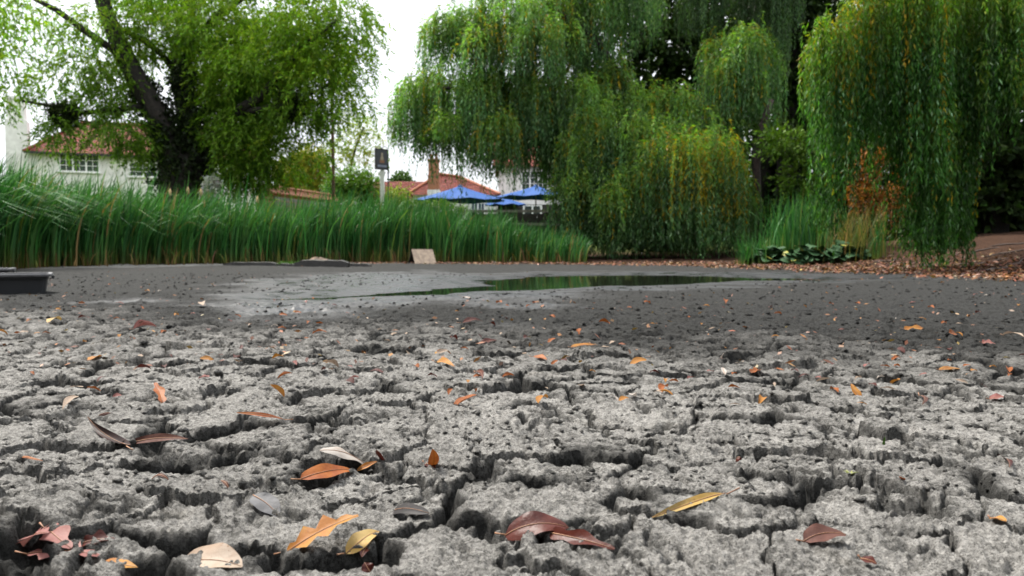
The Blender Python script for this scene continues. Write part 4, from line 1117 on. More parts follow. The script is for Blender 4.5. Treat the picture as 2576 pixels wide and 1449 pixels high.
# ---- the pub
def pub():
    g = base_at(-3.0, 47)
    T = empty('pub', (0, 0, g[2]), 0, 'low white pub with red tiled hipped roofs and a tall orange brick chimney', 'building'); b0 = g[2]
    zz = lambda z: z - b0
    MB().box(-9.5, -5.85, 50.3, 55.5, -.3, zz(3.75)).build('wall', M_WHITE, T)
    MB().box(-5.8, -.9, 47.3, 54, -.3, zz(3.68)).build('wall', M_WHITE, T)
    MB().box(-.85, 7.5, 51, 58, -.3, zz(5.75)).build('wall', M_WHITE, T)
    MB().box(-.8, 7.4, 46.5, 50.95, -.3, zz(3.0)).build('terrace_wall', M_DARKWOOD, T)  # dark colour stands for the shade under the parasols
    ro = empty('roof'); ro.parent = T
    clay_slope('tile_slope', (-9.8, 50, zz(3.6)), (-4.4, 50, zz(3.6)), (-4.4, 52.9, zz(4.85)), (-9.8, 52.9, zz(4.85)), M_TILE, ro, seed=11)
    clay_slope('tile_slope', (-4.4, 55.8, zz(3.6)), (-9.8, 55.8, zz(3.6)), (-9.8, 52.9, zz(4.85)), (-4.4, 52.9, zz(4.85)), M_TILE, ro, seed=12)
    e, rg = zz(3.58), zz(5.02)
    A, B_, C_, D_ = (-6.1, 47, e), (-.7, 47, e), (-.7, 54.2, e), (-6.1, 54.2, e); r0, r1 = (-4.5, 50.0, rg), (-3.3, 50.6, rg - .12)
    clay_slope('tile_slope', A, B_, r1, r0, M_TILE, ro, seed=13)
    clay_slope('tile_slope', D_, A, r0, r0, M_TILE, ro, seed=14)
    clay_slope('tile_slope', B_, C_, r1, r1, M_TILE, ro, seed=15)
    clay_slope('tile_slope', C_, D_, r0, r1, M_TILE, ro, seed=16)
    for p0, p1 in ((A, r0), (r0, r1), (B_, r1)):
        MB().tube([np.array(p0) + (0, -.02, .06), np.array(p1) + (0, -.02, .06)], .085, 8).build('hip_tiles', M_TILE_O, ro)
    clay_slope('tile_slope', (-1.2, 50.6, zz(5.6)), (7.9, 50.6, zz(5.6)), (7.9, 54.5, zz(8.2)), (-1.2, 54.5, zz(8.2)), M_TILE, ro, seed=17)
    clay_slope('tile_slope', (7.9, 58.4, zz(5.6)), (-1.2, 58.4, zz(5.6)), (-1.2, 54.5, zz(8.2)), (7.9, 54.5, zz(8.2)), M_TILE, ro, seed=18)
    # chimney
    xa, xb = at(1078, 450, 46.6)[0], at(1103, 450, 46.6)[0]; top = zz(at(1090, 400, 46.6)[2]); mid = zz(at(1090, 444, 46.6)[2])
    ch = MB().box(xa - .03, xb + .03, 46.5, 47.25, zz(3.85), mid).box(xa, xb, 46.53, 47.2, mid, top - .12).box(xa - .05, xb + .05, 46.48, 47.27, top - .12, top).box(xa - .055, xb + .055, 46.47, 47.28, mid, mid + .07)
    ch = ch.build('chimney', M_BRICK, T)
    MB().box(xa - .06, xb + .06, 46.47, 47.28, -.3, zz(3.85)).build('chimney_base', M_WHITE, T)
    for k, q in enumerate((.27, .73)):
        MB().lathe([(.06, top + .0), (.09, top + .01), (.075, top + .2), (.095, top + .24), (.07, top + .3 + .04 * k), (.0, top + .3 + .04 * k)], 10, (xa + (xb - xa) * q, 46.9, 0)).build('chimney_pot', M_TILE_O, ch)
    x0, x1 = at(1318, 525, 46.4)[0], at(1361, 525, 46.4)[0]
    casement(T, x0, x1, zz(2.35), zz(2.9), 2, 1, 1, 46.5)
    casement(T, -4.9, -3.4, zz(2.0), zz(3.1), 3, 3, 2, 47.3); casement(T, -2.4, -1.6, zz(2.0), zz(3.1), 2, 3, 2, 47.3); casement(T, .6, 2.2, zz(4.2), zz(5.3), 3, 3, 2, 51)
pub()

# ---- parasols
def parasol(px, apex, rim, wpx, Y, label, rz):
    p = at(px, rim, Y); g = base_at(p[0], Y)
    T = empty('parasol', g, rz, label, 'parasol', 'blue parasols on the pub terrace')
    zr, za_ = p[2] - g[2], at(px, apex, Y)[2] - g[2]; R = px2m(wpx, Y) / 2
    MB().lathe([(.0, 0), (.35, 0), (.35, .06), (.06, .1), (.0, .1)], 12).build('base', M_DARKWOOD, T)
    MB().tube([(0, 0, .08), (0, 0, za_ - .02)], .03, 8).build('pole', M_GREYWOOD, T)
    cor = [(R, 0), (R * .72, R * .72), (0, R), (-R * .72, R * .72), (-R, 0), (-R * .72, -R * .72), (0, -R), (R * .72, -R * .72)]
    m = MB()
    for k in range(8):   # each gore sags a little between its ribs; valance below the rim
        a, c = cor[k], cor[(k + 1) % 8]
        prev = None
        for s in range(5):
            q = s / 4; zq = za_ + (zr - za_) * (q ** .9)
            l, r_ = (a[0] * q, a[1] * q, zq), (c[0] * q, c[1] * q, zq); mm = ((a[0] + c[0]) / 2 * q * .985, (a[1] + c[1]) / 2 * q * .985, zq - .07 * q)
            if prev: m.poly([prev[0], prev[2], mm, l]); m.poly([prev[2], prev[1], r_, mm])
            prev = (l, r_, mm)
    cn = m.build('canopy', M_BLUE, T)
    sd = cn.modifiers.new('thickness', 'SOLIDIFY'); sd.thickness = .012
    MB().lathe([(0, za_ + .08), (.05, za_ + .06), (.16, za_ - .01), (.15, za_ - .03)], 8).build('cap', M_BLUE, T)
    for k in range(8): MB().bar((cor[k][0] * .02, cor[k][1] * .02, za_ - .08), (cor[k][0] * .97, cor[k][1] * .97, zr - .03), .02).build('rib', M_GREYWOOD, T)
parasol(1158, 468, 504, 232, 42, 'blue canvas parasol in front of the tiled pub roof', .25)
parasol(1348, 468, 496, 205, 42.6, 'blue canvas parasol half hidden under the hanging willow', .1)
parasol(1272, 498, 515, 110, 45.5, 'small low blue parasol in the shade between the two larger ones', .3)

# ---- terrace railing and tables
g = base_at(0.3, 31)
T = empty('railing', (0, 31, g[2]), 0, 'dark timber railing along the pub terrace above the reeds', 'railing')
xa, xb = at(1180, 540, 31)[0], at(1480, 540, 31)[0]
for z_ in (at(1300, 531, 31)[2], at(1300, 564, 31)[2]): MB().box(xa, xb, -.03, .03, z_ - g[2] - .05, z_ - g[2] + .05).build('rail', M_GREYWOOD, T)
for k in range(4): xx = xa + .2 + (xb - xa - .4) * k / 3; MB().box(xx - .06, xx + .06, .032, .15, -.3, at(1300, 528, 31)[2] - g[2]).build('post', M_DARKWOOD, T)
for k in range(7): xx = xa + (xb - xa) * k / 7; MB().box(xx + .004, xx + (xb - xa) / 7 - .004, .16, .185, -.2, at(1300, 536, 31)[2] - g[2] - .02).build('board', M_DARKWOOD, T)
def picnic_table(px, Y, rz, label):
    p = at(px, 560, Y); g = base_at(p[0], Y)
    T = empty('picnic_table', g, rz, label, 'table', 'picnic tables on the pub terrace')
    for k in range(5): MB().box(-.9, .9, -.38 + k * .155, -.24 + k * .155, .72, .76).build('plank', M_BROWNWOOD, T)
    for s in (-1, 1): MB().box(-.9, .9, s * .72 - .12, s * .72 + .12, .43, .47).build('seat', M_BROWNWOOD, T)
    for s in (-1, 1):
        for q in (-1, 1): MB().bar((s * .65, q * .2, .715), (s * .65, q * .68, 0), .09, .05).build('leg', M_BROWNWOOD, T)
        MB().bar((s * .7, -.8, .40), (s * .7, .8, .40), .05, .09).build('crossbeam', M_BROWNWOOD, T)
picnic_table(1375, 36.5, .3, 'brown picnic table behind the terrace railing by the hanging willow')
picnic_table(1210, 39, -.2, 'brown picnic table under the parasol before the tiled roof')

# ------------------------------------------------------------------ things on the pond bed
M_TUB = simple('dark_grey_plastic', (0.030, 0.032, 0.036), (0.022, 0.023, 0.026), 3, .38, .001, 90)
M_TUBRIM = simple('pale_rim_plastic', (0.105, 0.105, 0.11), (0.06, 0.06, 0.065), 14, .5)  # rim set paler than the tub body
def tub(cx, cy, w, d, h, rz, label):
    g = float(np.mean([ground_top(cx + a, cy + c, .05) for a in (-.2, .2) for c in (-.12, .12)]))
    T = empty('plastic_tub', (cx, cy, g - .012), rz, label, 'tub', 'black plastic tubs on the mud')
    tk, tp = .008, .035
    def ring(x, y, z, r=.05, n=5):
        out = []
        for (sx, sy, a0) in ((1, 1, 0), (-1, 1, 90), (-1, -1, 180), (1, -1, 270)):
            for k in range(n):
                a = math.radians(a0 + 90 * k / (n - 1)); out.append((sx * (x - r) + r * math.cos(a), sy * (y - r) + r * math.sin(a), z))
        return out
    def loft(rings, cap0=False, cap1=False):
        m = MB(); n = len(rings[0])
        for r_ in rings: m.v += r_
        for i in range(len(rings) - 1):
            for j in range(n): m.f.append((i * n + j, i * n + (j + 1) % n, (i + 1) * n + (j + 1) % n, (i + 1) * n + j))
        if cap0: m.f.append(tuple(reversed(range(n))))
        if cap1: m.f.append(tuple((len(rings) - 1) * n + j for j in range(n)))
        return m
    a, c = w / 2, d / 2
    loft([ring(a - tp, c - tp, 0), ring(a - tp + .004, c - tp + .004, .008), ring(a - .014, c - .014, h * .72), ring(a - .008, c - .008, h * .74), ring(a - .002, c - .002, h - .012),
          ring(a - tk, c - tk, h - .012), ring(a - tp - tk, c - tp - tk, .012)], True, True).build('body', M_TUB, T, False)
    loft([ring(a, c, h - .0125), ring(a + .022, c + .022, h - .016), ring(a + .026, c + .026, h - .022), ring(a + .028, c + .028, h - .004), ring(a + .022, c + .022, h + .004), ring(a - .006, c - .006, h + .003), ring(a - .008, c - .008, h - .013)]).build('rim', M_TUBRIM, T)
    for s in (-1, 1): MB().box(s * (a + .03) - .012, s * (a + .03) + .012, -.06, .06, h - .05, h - .018).build('handle', M_TUB, T)
p = at_z(132, 738, 0)
tub(p[0] - .37 * .87 - .23 * .5, p[1] - .37 * .5 + .23 * .87 + .02, .68, .42, .19, .5, 'black plastic mixing tub standing on the mud in full view')
p = at_z(48, 712, 0)
tub(p[0] - .42 * .87 - .22 * .5, p[1] - .42 * .5 + .22 * .87, .68, .42, .19, .42, 'black plastic mixing tub showing only its rim behind the other tub')

# duck shelter of sloping boards
def shelter():
    p = at_z(1062, 654, .10); Y = 22.0; p = at(1062, 654, Y); g = base_at(p[0], Y)
    T = empty('duck_shelter', (p[0], Y, g[2] - .01), math.radians(24), 'weathered plywood ridge shelter standing before the reeds', 'shelter')
    wood = simple('weathered_plywood', (0.26, 0.20, 0.145), (0.16, 0.12, 0.09), 12, .85, .002, 70)
    w, h, d = .30, .40, .34
    MB().hexa([(-w, -d, 0), (w, -d, 0), (w, -.0, h), (-w, -.0, h), (-w, -d + .02, 0), (w, -d + .02, 0), (w, .02, h), (-w, .02, h)]).build('roof_board', wood, T)
    MB().hexa([(-w, d, 0), (w, d, 0), (w, .026, h), (-w, .026, h), (-w, d - .02, 0), (w, d - .02, 0), (w, .024, h - .03), (-w, .024, h - .03)]).build('roof_board', M_DARKWOOD, T)
    MB().box(-w + .02, w - .02, -d + .03, d - .03, -.02, .012).build('floor_board', M_DARKWOOD, T)
    MB().bar((-w - .04, -.2, .01), (-w - .04, .25, .01), .05, .04).build('runner', M_DARKWOOD, T)
    MB().poly([(w - .03, -d + .05, .014), (w - .03, d - .05, .014), (w - .03, .012, h - .04)]).build('end_board', M_DARKWOOD, T)
shelter()

# dark timbers, a soil mound and a stake lamp before the reeds
M_WETWOOD = simple('wet_black_timber', (0.024, 0.022, 0.020), (0.012, 0.011, 0.010), 9, .5, .004, 50)
def timber(x0, x1, py, thick_px, label, Y, wob=.1, name='plank', dz=0.0):
    a, c = at(x0, py, Y), at(x1, py, Y); xm = (a[0] + c[0]) / 2; g = base_at(xm, Y)
    r = px2m(thick_px, Y); ln = (c[0] - a[0]) / 2
    gz = max(ground_top(xm + q * ln, Y, .1) for q in (-.8, 0, .8))
    m = MB(); n = 9
    for k in range(n):
        u = -ln + 2 * ln * k / (n - 1); hh = r * (1 + wob * random.uniform(-1, 1)) * (0.55 if k in (0, n - 1) else 1)
        dy = .12 * (1 + wob * random.uniform(-1, 1))
        m.v += [(u, -dy, -.02), (u, dy, -.02), (u, dy * .8, hh), (u, -dy * .9, hh * .92)]
    for k in range(n - 1):
        for j in range(4): m.f.append((k * 4 + j, k * 4 + (j + 1) % 4, k * 4 + 4 + (j + 1) % 4, k * 4 + 4 + j))
    m.f += [(3, 2, 1, 0), tuple((n - 1) * 4 + j for j in range(4))]
    return tag(m.build(name, M_WETWOOD, None, False, (xm, Y, gz - .01 + dz), (0, 0, random.uniform(-.04, .04))), label, 'timber')
timber(565, 700, 670, 9, 'thin black plank lying flat along the pale mud strip', 19.4, .06)
timber(705, 745, 670, 7, 'short black offcut between the thin plank and the thick log', 19.3, .2)
timber(742, 878, 671, 19, 'thick dark waterlogged log before the soil mound', 18.8, .12, 'log')
timber(878, 932, 668, 8, 'narrow dark plank sticking out beyond the thick log', 19.2, .1)
p = at(800, 660, 20.0); gz = ground_top(p[0], 20.0, .1)
m = MB(); nr, na_ = 8, 18
for i in range(nr):
    q = i / (nr - 1)
    for j in range(na_):
        a = 6.2832 * j / na_; rr = .62 * q * (1 + .14 * math.sin(3 * a + 1) + random.uniform(-.06, .06))
        m.v.append((rr * math.cos(a), rr * .5 * math.sin(a), .20 * (1 - q ** 1.7) * (1 + random.uniform(-.2, .2)) - .02))
for i in range(nr - 1):
    for j in range(na_): m.f.append((i * na_ + j, i * na_ + (j + 1) % na_, (i + 1) * na_ + (j + 1) % na_, (i + 1) * na_ + j))
tag(m.build('soil_mound', simple('loose_brown_soil', (0.15, 0.10, 0.065), (0.06, 0.045, 0.035), 9, .95, .02, 30), None, True, (p[0], 20.0, gz)), 'low heap of brown soil and stones behind the thick log', 'mound')
rng = np.random.default_rng(77)
c0 = at(735, 660, 19.6); n = 260
xy = np.stack([c0[0] + rng.uniform(-.35, .5, n), 19.6 + rng.normal(0, .12, n)], 1)
v, f, c = blades(n, xy, rng.uniform(.05, .16, n), rng.normal(0, .5, (n, 2)), np.full(n, .012), rng, ([(0.05, 0.12, 0.02), (0.07, 0.15, 0.025)], [1, 1]), np.array([[0.05, 0.1, 0.02]]), 3, .6, .3)
gq = base_at(c0[0], 19.6)
tag(np_obj('grass_tuft', v - np.array(gq), f, M_REED, None, color=c, loc=gq), 'patch of short bright green grass at the end of the thick log', 'grass')
p = at(408, 652, 21.0); g = base_at(p[0], 21.0)
T = empty('stake_light', (p[0], 21.0, ground_top(p[0], 21.0, .05)), 0, 'small black box lamp on a thin stake before the reeds', 'lamp')
MB().tube([(0, 0, -.05), (0, 0, .17)], .012, 6).build('stake', M_BLACK, T)
MB().box(-.07, .07, -.05, .05, .17, .31, .01).build('housing', M_BLACK, T)
MB().box(-.05, .05, -.055, -.051, .19, .29).build('lens', M_GLASS, T)

# grey roots on the leaf-strewn bank
M_ROOT = simple('grey_root_bark', (0.085, 0.065, 0.055), (0.04, 0.03, 0.027), 20, .9)
rr = random.Random(5)
for k, (px, py, Y, l, a) in enumerate([(2330, 615, 14.6, 1.1, .1), (2260, 622, 15.4, .9, -.1), (2480, 600, 13.8, 1.3, .2), (2540, 585, 14.5, 1.2, -.2), (2560, 610, 13.2, .8, .4), (2420, 618, 14.0, .7, .0), (2500, 628, 12.6, .8, -.15), (2230, 605, 16.2, .7, .3), (2550, 560, 16.0, 1.1, .1), (2460, 575, 15.6, 1.0, -.1)]):
    x0 = (px - 1288) / FPX * Y; pts = []
    for q in range(7):
        xx = x0 + (q / 6 - .5) * l * math.cos(a) + rr.uniform(-.03, .03); yy = Y + (q / 6 - .5) * l * math.sin(a) + rr.uniform(-.08, .08)
        pts.append(np.array([xx, yy, ground_z(xx, yy) + (.006 if 0 < q < 6 else -.02) + rr.uniform(0, .015)]))
    o0 = np.array([x0, Y, ground_z(x0, Y)])
    tag(MB().tube([q - o0 for q in pts], [.006, .012, .015, .014, .012, .009, .004], 6, .15).build('surface_root', M_ROOT, None, True, tuple(o0)),
        'grey crooked root lying bare on the brown bank', 'root', 'roots on the bank')
# ------------------------------------------------------------------ fallen leaves
def leaf_colour(name, c1, c2, spot, rough=.55):
    m, t, b = new_mat(name); co = objco(t)
    c = mixc(t, remap(t, noise(t, 26, 4, .6, co), .35, .65), c2, c1)
    c = mixc(t, remap(t, noise(t, 140, 4, .7, co), .60, .72, 0, .8), c, spot)
    t.links.new(c, b.inputs['Base Color']); b.inputs['Roughness'].default_value = rough; b.inputs['Specular IOR Level'].default_value = .16
    bump(t, b, noise(t, 90, 4, .6, co), .0012)
    tr = nd(t, 'ShaderNodeBsdfTranslucent'); t.links.new(c, tr.inputs['Color'])
    mx = nd(t, 'ShaderNodeMixShader'); mx.inputs[0].default_value = .18
    t.links.new(b.outputs[0], mx.inputs[1]); t.links.new(tr.outputs[0], mx.inputs[2]); t.links.new(mx.outputs[0], t.nodes['Material Output'].inputs['Surface'])
    return m
LM = {
    'orange': leaf_colour('orange_dry_leaf', (0.235, 0.072, 0.012), (0.167, 0.042, 0.009), (0.078, 0.022, 0.008)),
    'amber': leaf_colour('amber_dry_leaf', (0.290, 0.139, 0.025), (0.257, 0.095, 0.016), (0.139, 0.050, 0.016)),
    'yellow': leaf_colour('yellow_dry_leaf', (0.312, 0.223, 0.089), (0.290, 0.179, 0.044), (0.179, 0.089, 0.028)),
    'red': leaf_colour('red_brown_dry_leaf', (0.066, 0.012, 0.006), (0.038, 0.007, 0.005), (0.017, 0.005, 0.004), .4),
    'dark': leaf_colour('dark_brown_dry_leaf', (0.034, 0.016, 0.013), (0.020, 0.011, 0.010), (0.056, 0.039, 0.028)),
    'rust': leaf_colour('rust_brown_dry_leaf', (0.084, 0.034, 0.024), (0.056, 0.022, 0.016), (0.028, 0.014, 0.011)),
    'pale': leaf_colour('pale_tan_dry_leaf', (0.279, 0.223, 0.173), (0.235, 0.162, 0.112), (0.156, 0.084, 0.044)),
    'pink': leaf_colour('dusty_pink_dry_leaf', (0.201, 0.084, 0.072), (0.145, 0.048, 0.042), (0.223, 0.167, 0.145)),
    'grey': leaf_colour('grey_dry_leaf', (0.084, 0.084, 0.089), (0.056, 0.056, 0.061), (0.123, 0.123, 0.123)),
    'black': leaf_colour('black_rotting_leaf', (0.020, 0.016, 0.016), (0.012, 0.011, 0.010), (0.050, 0.048, 0.044)),
    'white': leaf_colour('bleached_dry_leaf', (0.323, 0.295, 0.267), (0.279, 0.235, 0.201), (0.201, 0.145, 0.112)),
    'green': leaf_colour('fresh_green_leaf', (0.050, 0.112, 0.016), (0.034, 0.078, 0.011), (0.028, 0.056, 0.011)),
}
def prof_lance(u): return math.sin(math.pi * min(1, u ** .85)) ** .9 * (1 - .12 * u)
def prof_wide(u): return math.sin(math.pi * u ** .8) ** .65
def prof_oak(u): return max(.12, math.sin(math.pi * u ** .75) ** .8 * (0.72 + .38 * math.cos(u * 22)))
def prof_torn(u): return max(.1, (math.sin(math.pi * u ** .7) ** .6) * (0.85 + .3 * math.sin(u * 13 + 1)))
PROF = {'lance': prof_lance, 'wide': prof_wide, 'oak': prof_oak, 'torn': prof_torn}
def leaf_verts(p0, p1, width, arch=0.0, roll=0.0, fold=0.25, twist=0.0, shape='lance', curl=0.0, rnd=None, nu=14, nv=6):
    """blade swept from p0 to p1: arched, folded along the midrib, twisted, with waved edges"""
    rnd = rnd or random
    p0, p1 = Vector(p0), Vector(p1); ax = p1 - p0; L = ax.length; d = ax.normalized()
    side0 = d.cross(Vector((0, 0, 1)))
    if side0.length < .1: side0 = Vector((1, 0, 0))
    side0.normalize(); up0 = side0.cross(d).normalized()
    ph, ph2 = rnd.uniform(0, 6), rnd.uniform(0, 6)
    V = []; mids = []
    for i in range(nu + 1):
        u = i / nu
        c = p0 + ax * u + up0 * (arch * L * 4 * u * (1 - u)) + side0 * (.05 * L * math.sin(u * 3.1 + ph))
        a = roll + twist * (u - .5)
        s = side0 * math.cos(a) + up0 * math.sin(a); n = up0 * math.cos(a) - side0 * math.sin(a)
        w = width * .5 * PROF[shape](u) + .0008
        mids.append((c, n))
        for j in range(nv + 1):
            v = -1 + 2 * j / nv
            bend = curl * v * v
            V.append(c + s * (v * w * math.cos(abs(v) * abs(curl) * .6)) + n * (fold * abs(v) * w + bend * w * .8 + .10 * w * math.sin(u * 11 + ph2 + v * 2) * abs(v)))
    F = [(i * (nv + 1) + j, i * (nv + 1) + j + 1, (i + 1) * (nv + 1) + j + 1, (i + 1) * (nv + 1) + j) for i in range(nu) for j in range(nv)]
    return V, F, mids, L, d
M_STALK = simple('leaf_stalk', (0.26, 0.13, 0.06), (0.16, 0.07, 0.035), 30, .6)
_lr = random.Random(21)
def leaf(a, c, width, colour, label, arch=0.0, roll=0.0, fold=.25, twist=0.0, shape='lance', curl=0.0, stalk=.18, cat='leaf', name='fallen_leaf'):
    """a, c: where stalk end and tip lie (measured spot, height above the mud)"""
    def spot(q):
        p = at_z(q[0], q[1], .012); gz = ground_top(p[0], p[1], .015)
        z = gz + q[2] * (.55 if q[2] < .03 else .8); p = at_z(q[0], q[1], z)
        return Vector((p[0], p[1], z))
    p0, p1 = spot(a), spot(c)
    mx = .19
    if (p1 - p0).length > mx: p1 = p0 + (p1 - p0).normalized() * mx
    dv = (p1 - p0).normalized(); roll = -math.copysign(abs(roll), dv.x) * min(1.0, abs(dv.x) + .3)      # the blade's face leans towards open ground
    V, F, mids, L, d = leaf_verts(p0, p1, width * .74, arch * .65, roll, fold, twist, shape, curl, _lr)
    # rest on the mud: lift until no more than a little of the blade dips below it
    vx = np.array([v[:] for v in V]); gzs = relief(vx[:, 0], vx[:, 1])[0]
    lift = float(np.quantile(gzs - vx[:, 2], .62))
    if lift > 0: V = [v + Vector((0, 0, lift)) for v in V]; mids = [(q + Vector((0, 0, lift)), n) for q, n in mids]; p0 = p0 + Vector((0, 0, lift))
    me = bpy.data.meshes.new(name); me.from_pydata([(v - p0)[:] for v in V], [], F); me.materials.append(LM[colour])
    me.polygons.foreach_set('use_smooth', np.ones(len(F), bool))
    o = tag(link(name, me, None, p0), label, cat)
    MB().tube([(q + n * .0008 - p0) for q, n in mids[::2]], list(np.linspace(.0008, .0003, len(mids[::2]))), 5).build('midrib', M_STALK, o, True)
    if stalk:
        e = -d * L * stalk
        MB().tube([Vector((0, 0, 0)), e * .5 + Vector((0, 0, .002)), e + Vector((0, 0, .004))], [.0013, .0011, .0014], 5).build('stalk', M_STALK, o, True)
    return o
leaf((318, 1122, .004), (200, 1022, .052), .030, 'dark', 'long dark brown curled leaf with its tip reared up', -.14, .5, .35, 1.2, curl=.3)
leaf((312, 1118, .006), (478, 1103, .018), .026, 'rust', 'long rust-brown wavy leaf touching the dark reared leaf', .05, .9, .3, .5)
leaf((403, 1014, .0), (396, 962, .045), .034, 'orange', 'torn orange leaf standing upright in the cracked mud', .04, .1, .3, .5, 'torn')
leaf((715, 1000, .004), (680, 968, .035), .032, 'amber', 'folded amber leaf with one side raised above a crack', .05, .6, .7, .3)
leaf((716, 1056, .005), (595, 1038, .022), .016, 'orange', 'narrow orange sliver of leaf arching over a dark hollow', .06, .5, .3, .6)
leaf((222, 908, .01), (270, 905, .012), .05, 'amber', 'small amber leaf with a thin red stalk on the paler mud', .12, .2, .2)
leaf((335, 828, .01), (394, 822, .018), .075, 'pink', 'pale pink curled leaf lying on its own on flat mud', .18, .2, .4, .4, 'wide', .5)
leaf((125, 812, .01), (172, 800, .02), .06, 'yellow', 'buff-yellow domed leaf near the tub', .16, .3, .2)
leaf((922, 1170, .004), (800, 1132, .03), .055, 'white', 'large bleached leaf with a sharp dark tip over a hollow', .13, .35, .15, .2, 'wide', -.3)
leaf((757, 1206, .004), (884, 1182, .020), .048, 'orange', 'broad orange leaf blade below the bleached leaf', .10, .45, .15, .1, 'wide')
leaf((898, 1186, .004), (948, 1160, .022), .016, 'amber', 'small amber leaf tip beside the broad orange leaf', .05, .5, .4)
leaf((972, 1172, .0), (946, 1132, .032), .018, 'red', 'red-brown leaf standing on edge in a crack beside the bleached leaf', .05, .8, .3)
leaf((1085, 1190, -.005), (1087, 1130, .045), .026, 'orange', 'orange-brown leaf standing upright with a drawn-out stalk-like tip', .02, .1, .35, .3)
leaf((1068, 1172, .0), (1098, 1186, .004), .02, 'red', 'dark red leaf scrap behind the upright orange-brown leaf', .1, .3)
leaf((1272, 1345, .006), (1430, 1330, .012), .058, 'red', 'glossy red-brown arched leaf with a pale midrib', .20, .55, .25, .6, 'wide', -.25)
leaf((1388, 1338, .006), (1542, 1384, .004), .032, 'red', 'long twisted red leaf with a ragged tip touching the glossy arched leaf', .05, .6, .3, .9, 'torn')
leaf((1828, 1243, .020), (1636, 1300, .004), .022, 'yellow', 'long pale yellow leaf with a hooked tip', .06, .5, .4, .8)
leaf((722, 1386, .004), (902, 1300, .045), .060, 'amber', 'bright amber lobed leaf rearing above a crack', .06, .35, .25, .3, 'oak')
leaf((866, 1392, .004), (958, 1338, .030), .036, 'yellow', 'golden leaf folded over a small red leaf', .12, .4, .3, .5, 'wide')
leaf((925, 1372, .012), (913, 1402, .0), .018, 'red', 'small red leaf hanging beneath the folded golden leaf', .1, .6)
leaf((45, 1384, .004), (132, 1338, .030), .060, 'pink', 'dusty crimson lobed leaf resting in a wide crack', .10, .3, .2, .3, 'oak')
leaf((112, 1330, .030), (182, 1378, .006), .050, 'pink', 'crimson leaf half overlapping the dusty lobed leaf', .08, .2, .2, .2, 'torn')
leaf((205, 1378, .0), (292, 1368, .010), .032, 'red', 'dark red crumpled leaf in the wide crack beside the crimson leaves', .12, .4, .4, .6, 'torn')
leaf((70, 1398, .008), (250, 1400, .010), .060, 'pink', 'large mud-dusted pinkish leaf under the crimson leaves', .05, .15, .1, .2, 'oak')
leaf((455, 1440, .010), (605, 1446, .012), .075, 'pale', 'large pale leaf with a greyed middle and orange edges', .15, .35, .2, .2, 'wide')
leaf((240, 1447, .006), (350, 1446, .010), .03, 'amber', 'amber leaf edge showing at a muddy hollow beside the pale leaf', .08, .2)
leaf((956, 1308, .004), (1086, 1290, .022), .050, 'black', 'blackened rotting leaf arching over a hollow', .15, .3, .2, .2, 'wide', -.3)
leaf((640, 1245, .02), (695, 1300, .004), .045, 'grey', 'flat slate-grey leaf plastered onto a clod', .06, .3, .1, .1, 'wide', stalk=0)
leaf((2165, 1004, .0), (2142, 965, .040), .028, 'amber', 'pointed amber leaf propped upright beside a long crack', .03, .3, .3)
leaf((1890, 938, .008), (1928, 926, .022), .034, 'orange', 'orange leaf with turned-up points on the paler mud', .05, .3, .5, .3, 'torn')
leaf((1945, 930, .008), (1972, 934, .010), .02, 'orange', 'little orange leaf trailing behind the one with turned-up points', .05, .2)
leaf((2368, 932, .010), (2462, 935, .010), .03, 'amber', 'long straight amber leaf on the dark smooth mud', .06, .3, .3)
leaf((2500, 1150, .004), (2576, 1222, .004), .022, 'red', 'long dark red leaf lying along a deep crack', .04, .5, .3, .8)
leaf((2022, 1362, .004), (2128, 1345, .016), .044, 'rust', 'dull brown arched leaf half buried among clods', .13, .3, .2, .2, 'wide')
leaf((2488, 1004, .006), (2528, 1000, .012), .036, 'pink', 'dark pink leaf corner poking from the mud', .12, .3, .3, 0, 'wide')
leaf((2312, 995, .012), (2335, 1050, .004), .02, 'rust', 'brown shrivelled leaf twisting down into a crack', .04, .5, .3, 1.2)
leaf((2262, 1232, .004), (2272, 1244, .006), .012, 'orange', 'tiny orange leaf scrap on a pale plate of mud', .1, .2, stalk=0)
leaf((2492, 1304, .004), (2530, 1312, .008), .022, 'amber', 'small amber leaf at the lip of a dark crack', .1, .2)
leaf((2165, 1405, .004), (2205, 1420, .006), .022, 'red', 'small brownish-red leaf among grey clods', .1, .2)
leaf((1160, 812, .012), (1252, 806, .02), .05, 'red', 'long russet leaf with an upturned edge on level mud', .10, .5, .4)
leaf((1205, 865, .012), (1250, 856, .015), .045, 'red', 'brown-red leaf in front of the long russet leaf', .1, .4, .3)
leaf((1440, 874, .012), (1500, 868, .014), .04, 'amber', 'flat amber leaf with a darker end on the level mud', .06, .2, .2)
leaf((1338, 898, .01), (1378, 905, .012), .04, 'orange', 'orange leaf lying against a black clod', .08, .3, .3)
leaf((1095, 910, .012), (1148, 922, .014), .035, 'amber', 'bright amber twisted leaf before the black clod', .1, .6, .3, .8)
leaf((1195, 938, .006), (1218, 962, .008), .025, 'red', 'dark red upright leaf at the edge of a rough clod', .1, .8)
leaf((2275, 828, .014), (2338, 832, .018), .05, 'amber', 'ragged amber leaf on the dark damp mud', .1, .4, .3, .3, 'torn')
leaf((2470, 862, .012), (2505, 866, .014), .05, 'pink', 'pinkish crumpled leaf on the dark damp mud', .12, .3, .3, .3, 'torn')
leaf((2525, 843, .014), (2572, 848, .016), .05, 'pale', 'pale curled leaf beside the pinkish crumpled leaf', .14, .3, .3, .4)
leaf((1825, 760, .016), (1842, 780, .016), .05, 'orange', 'curved orange leaf on the dark level mud', .2, .6, .3, .8)
leaf((1180, 750, .02), (1118, 742, .02), .05, 'white', 'pale strip of leaf at the edge of the puddle', .03, .1, .1)
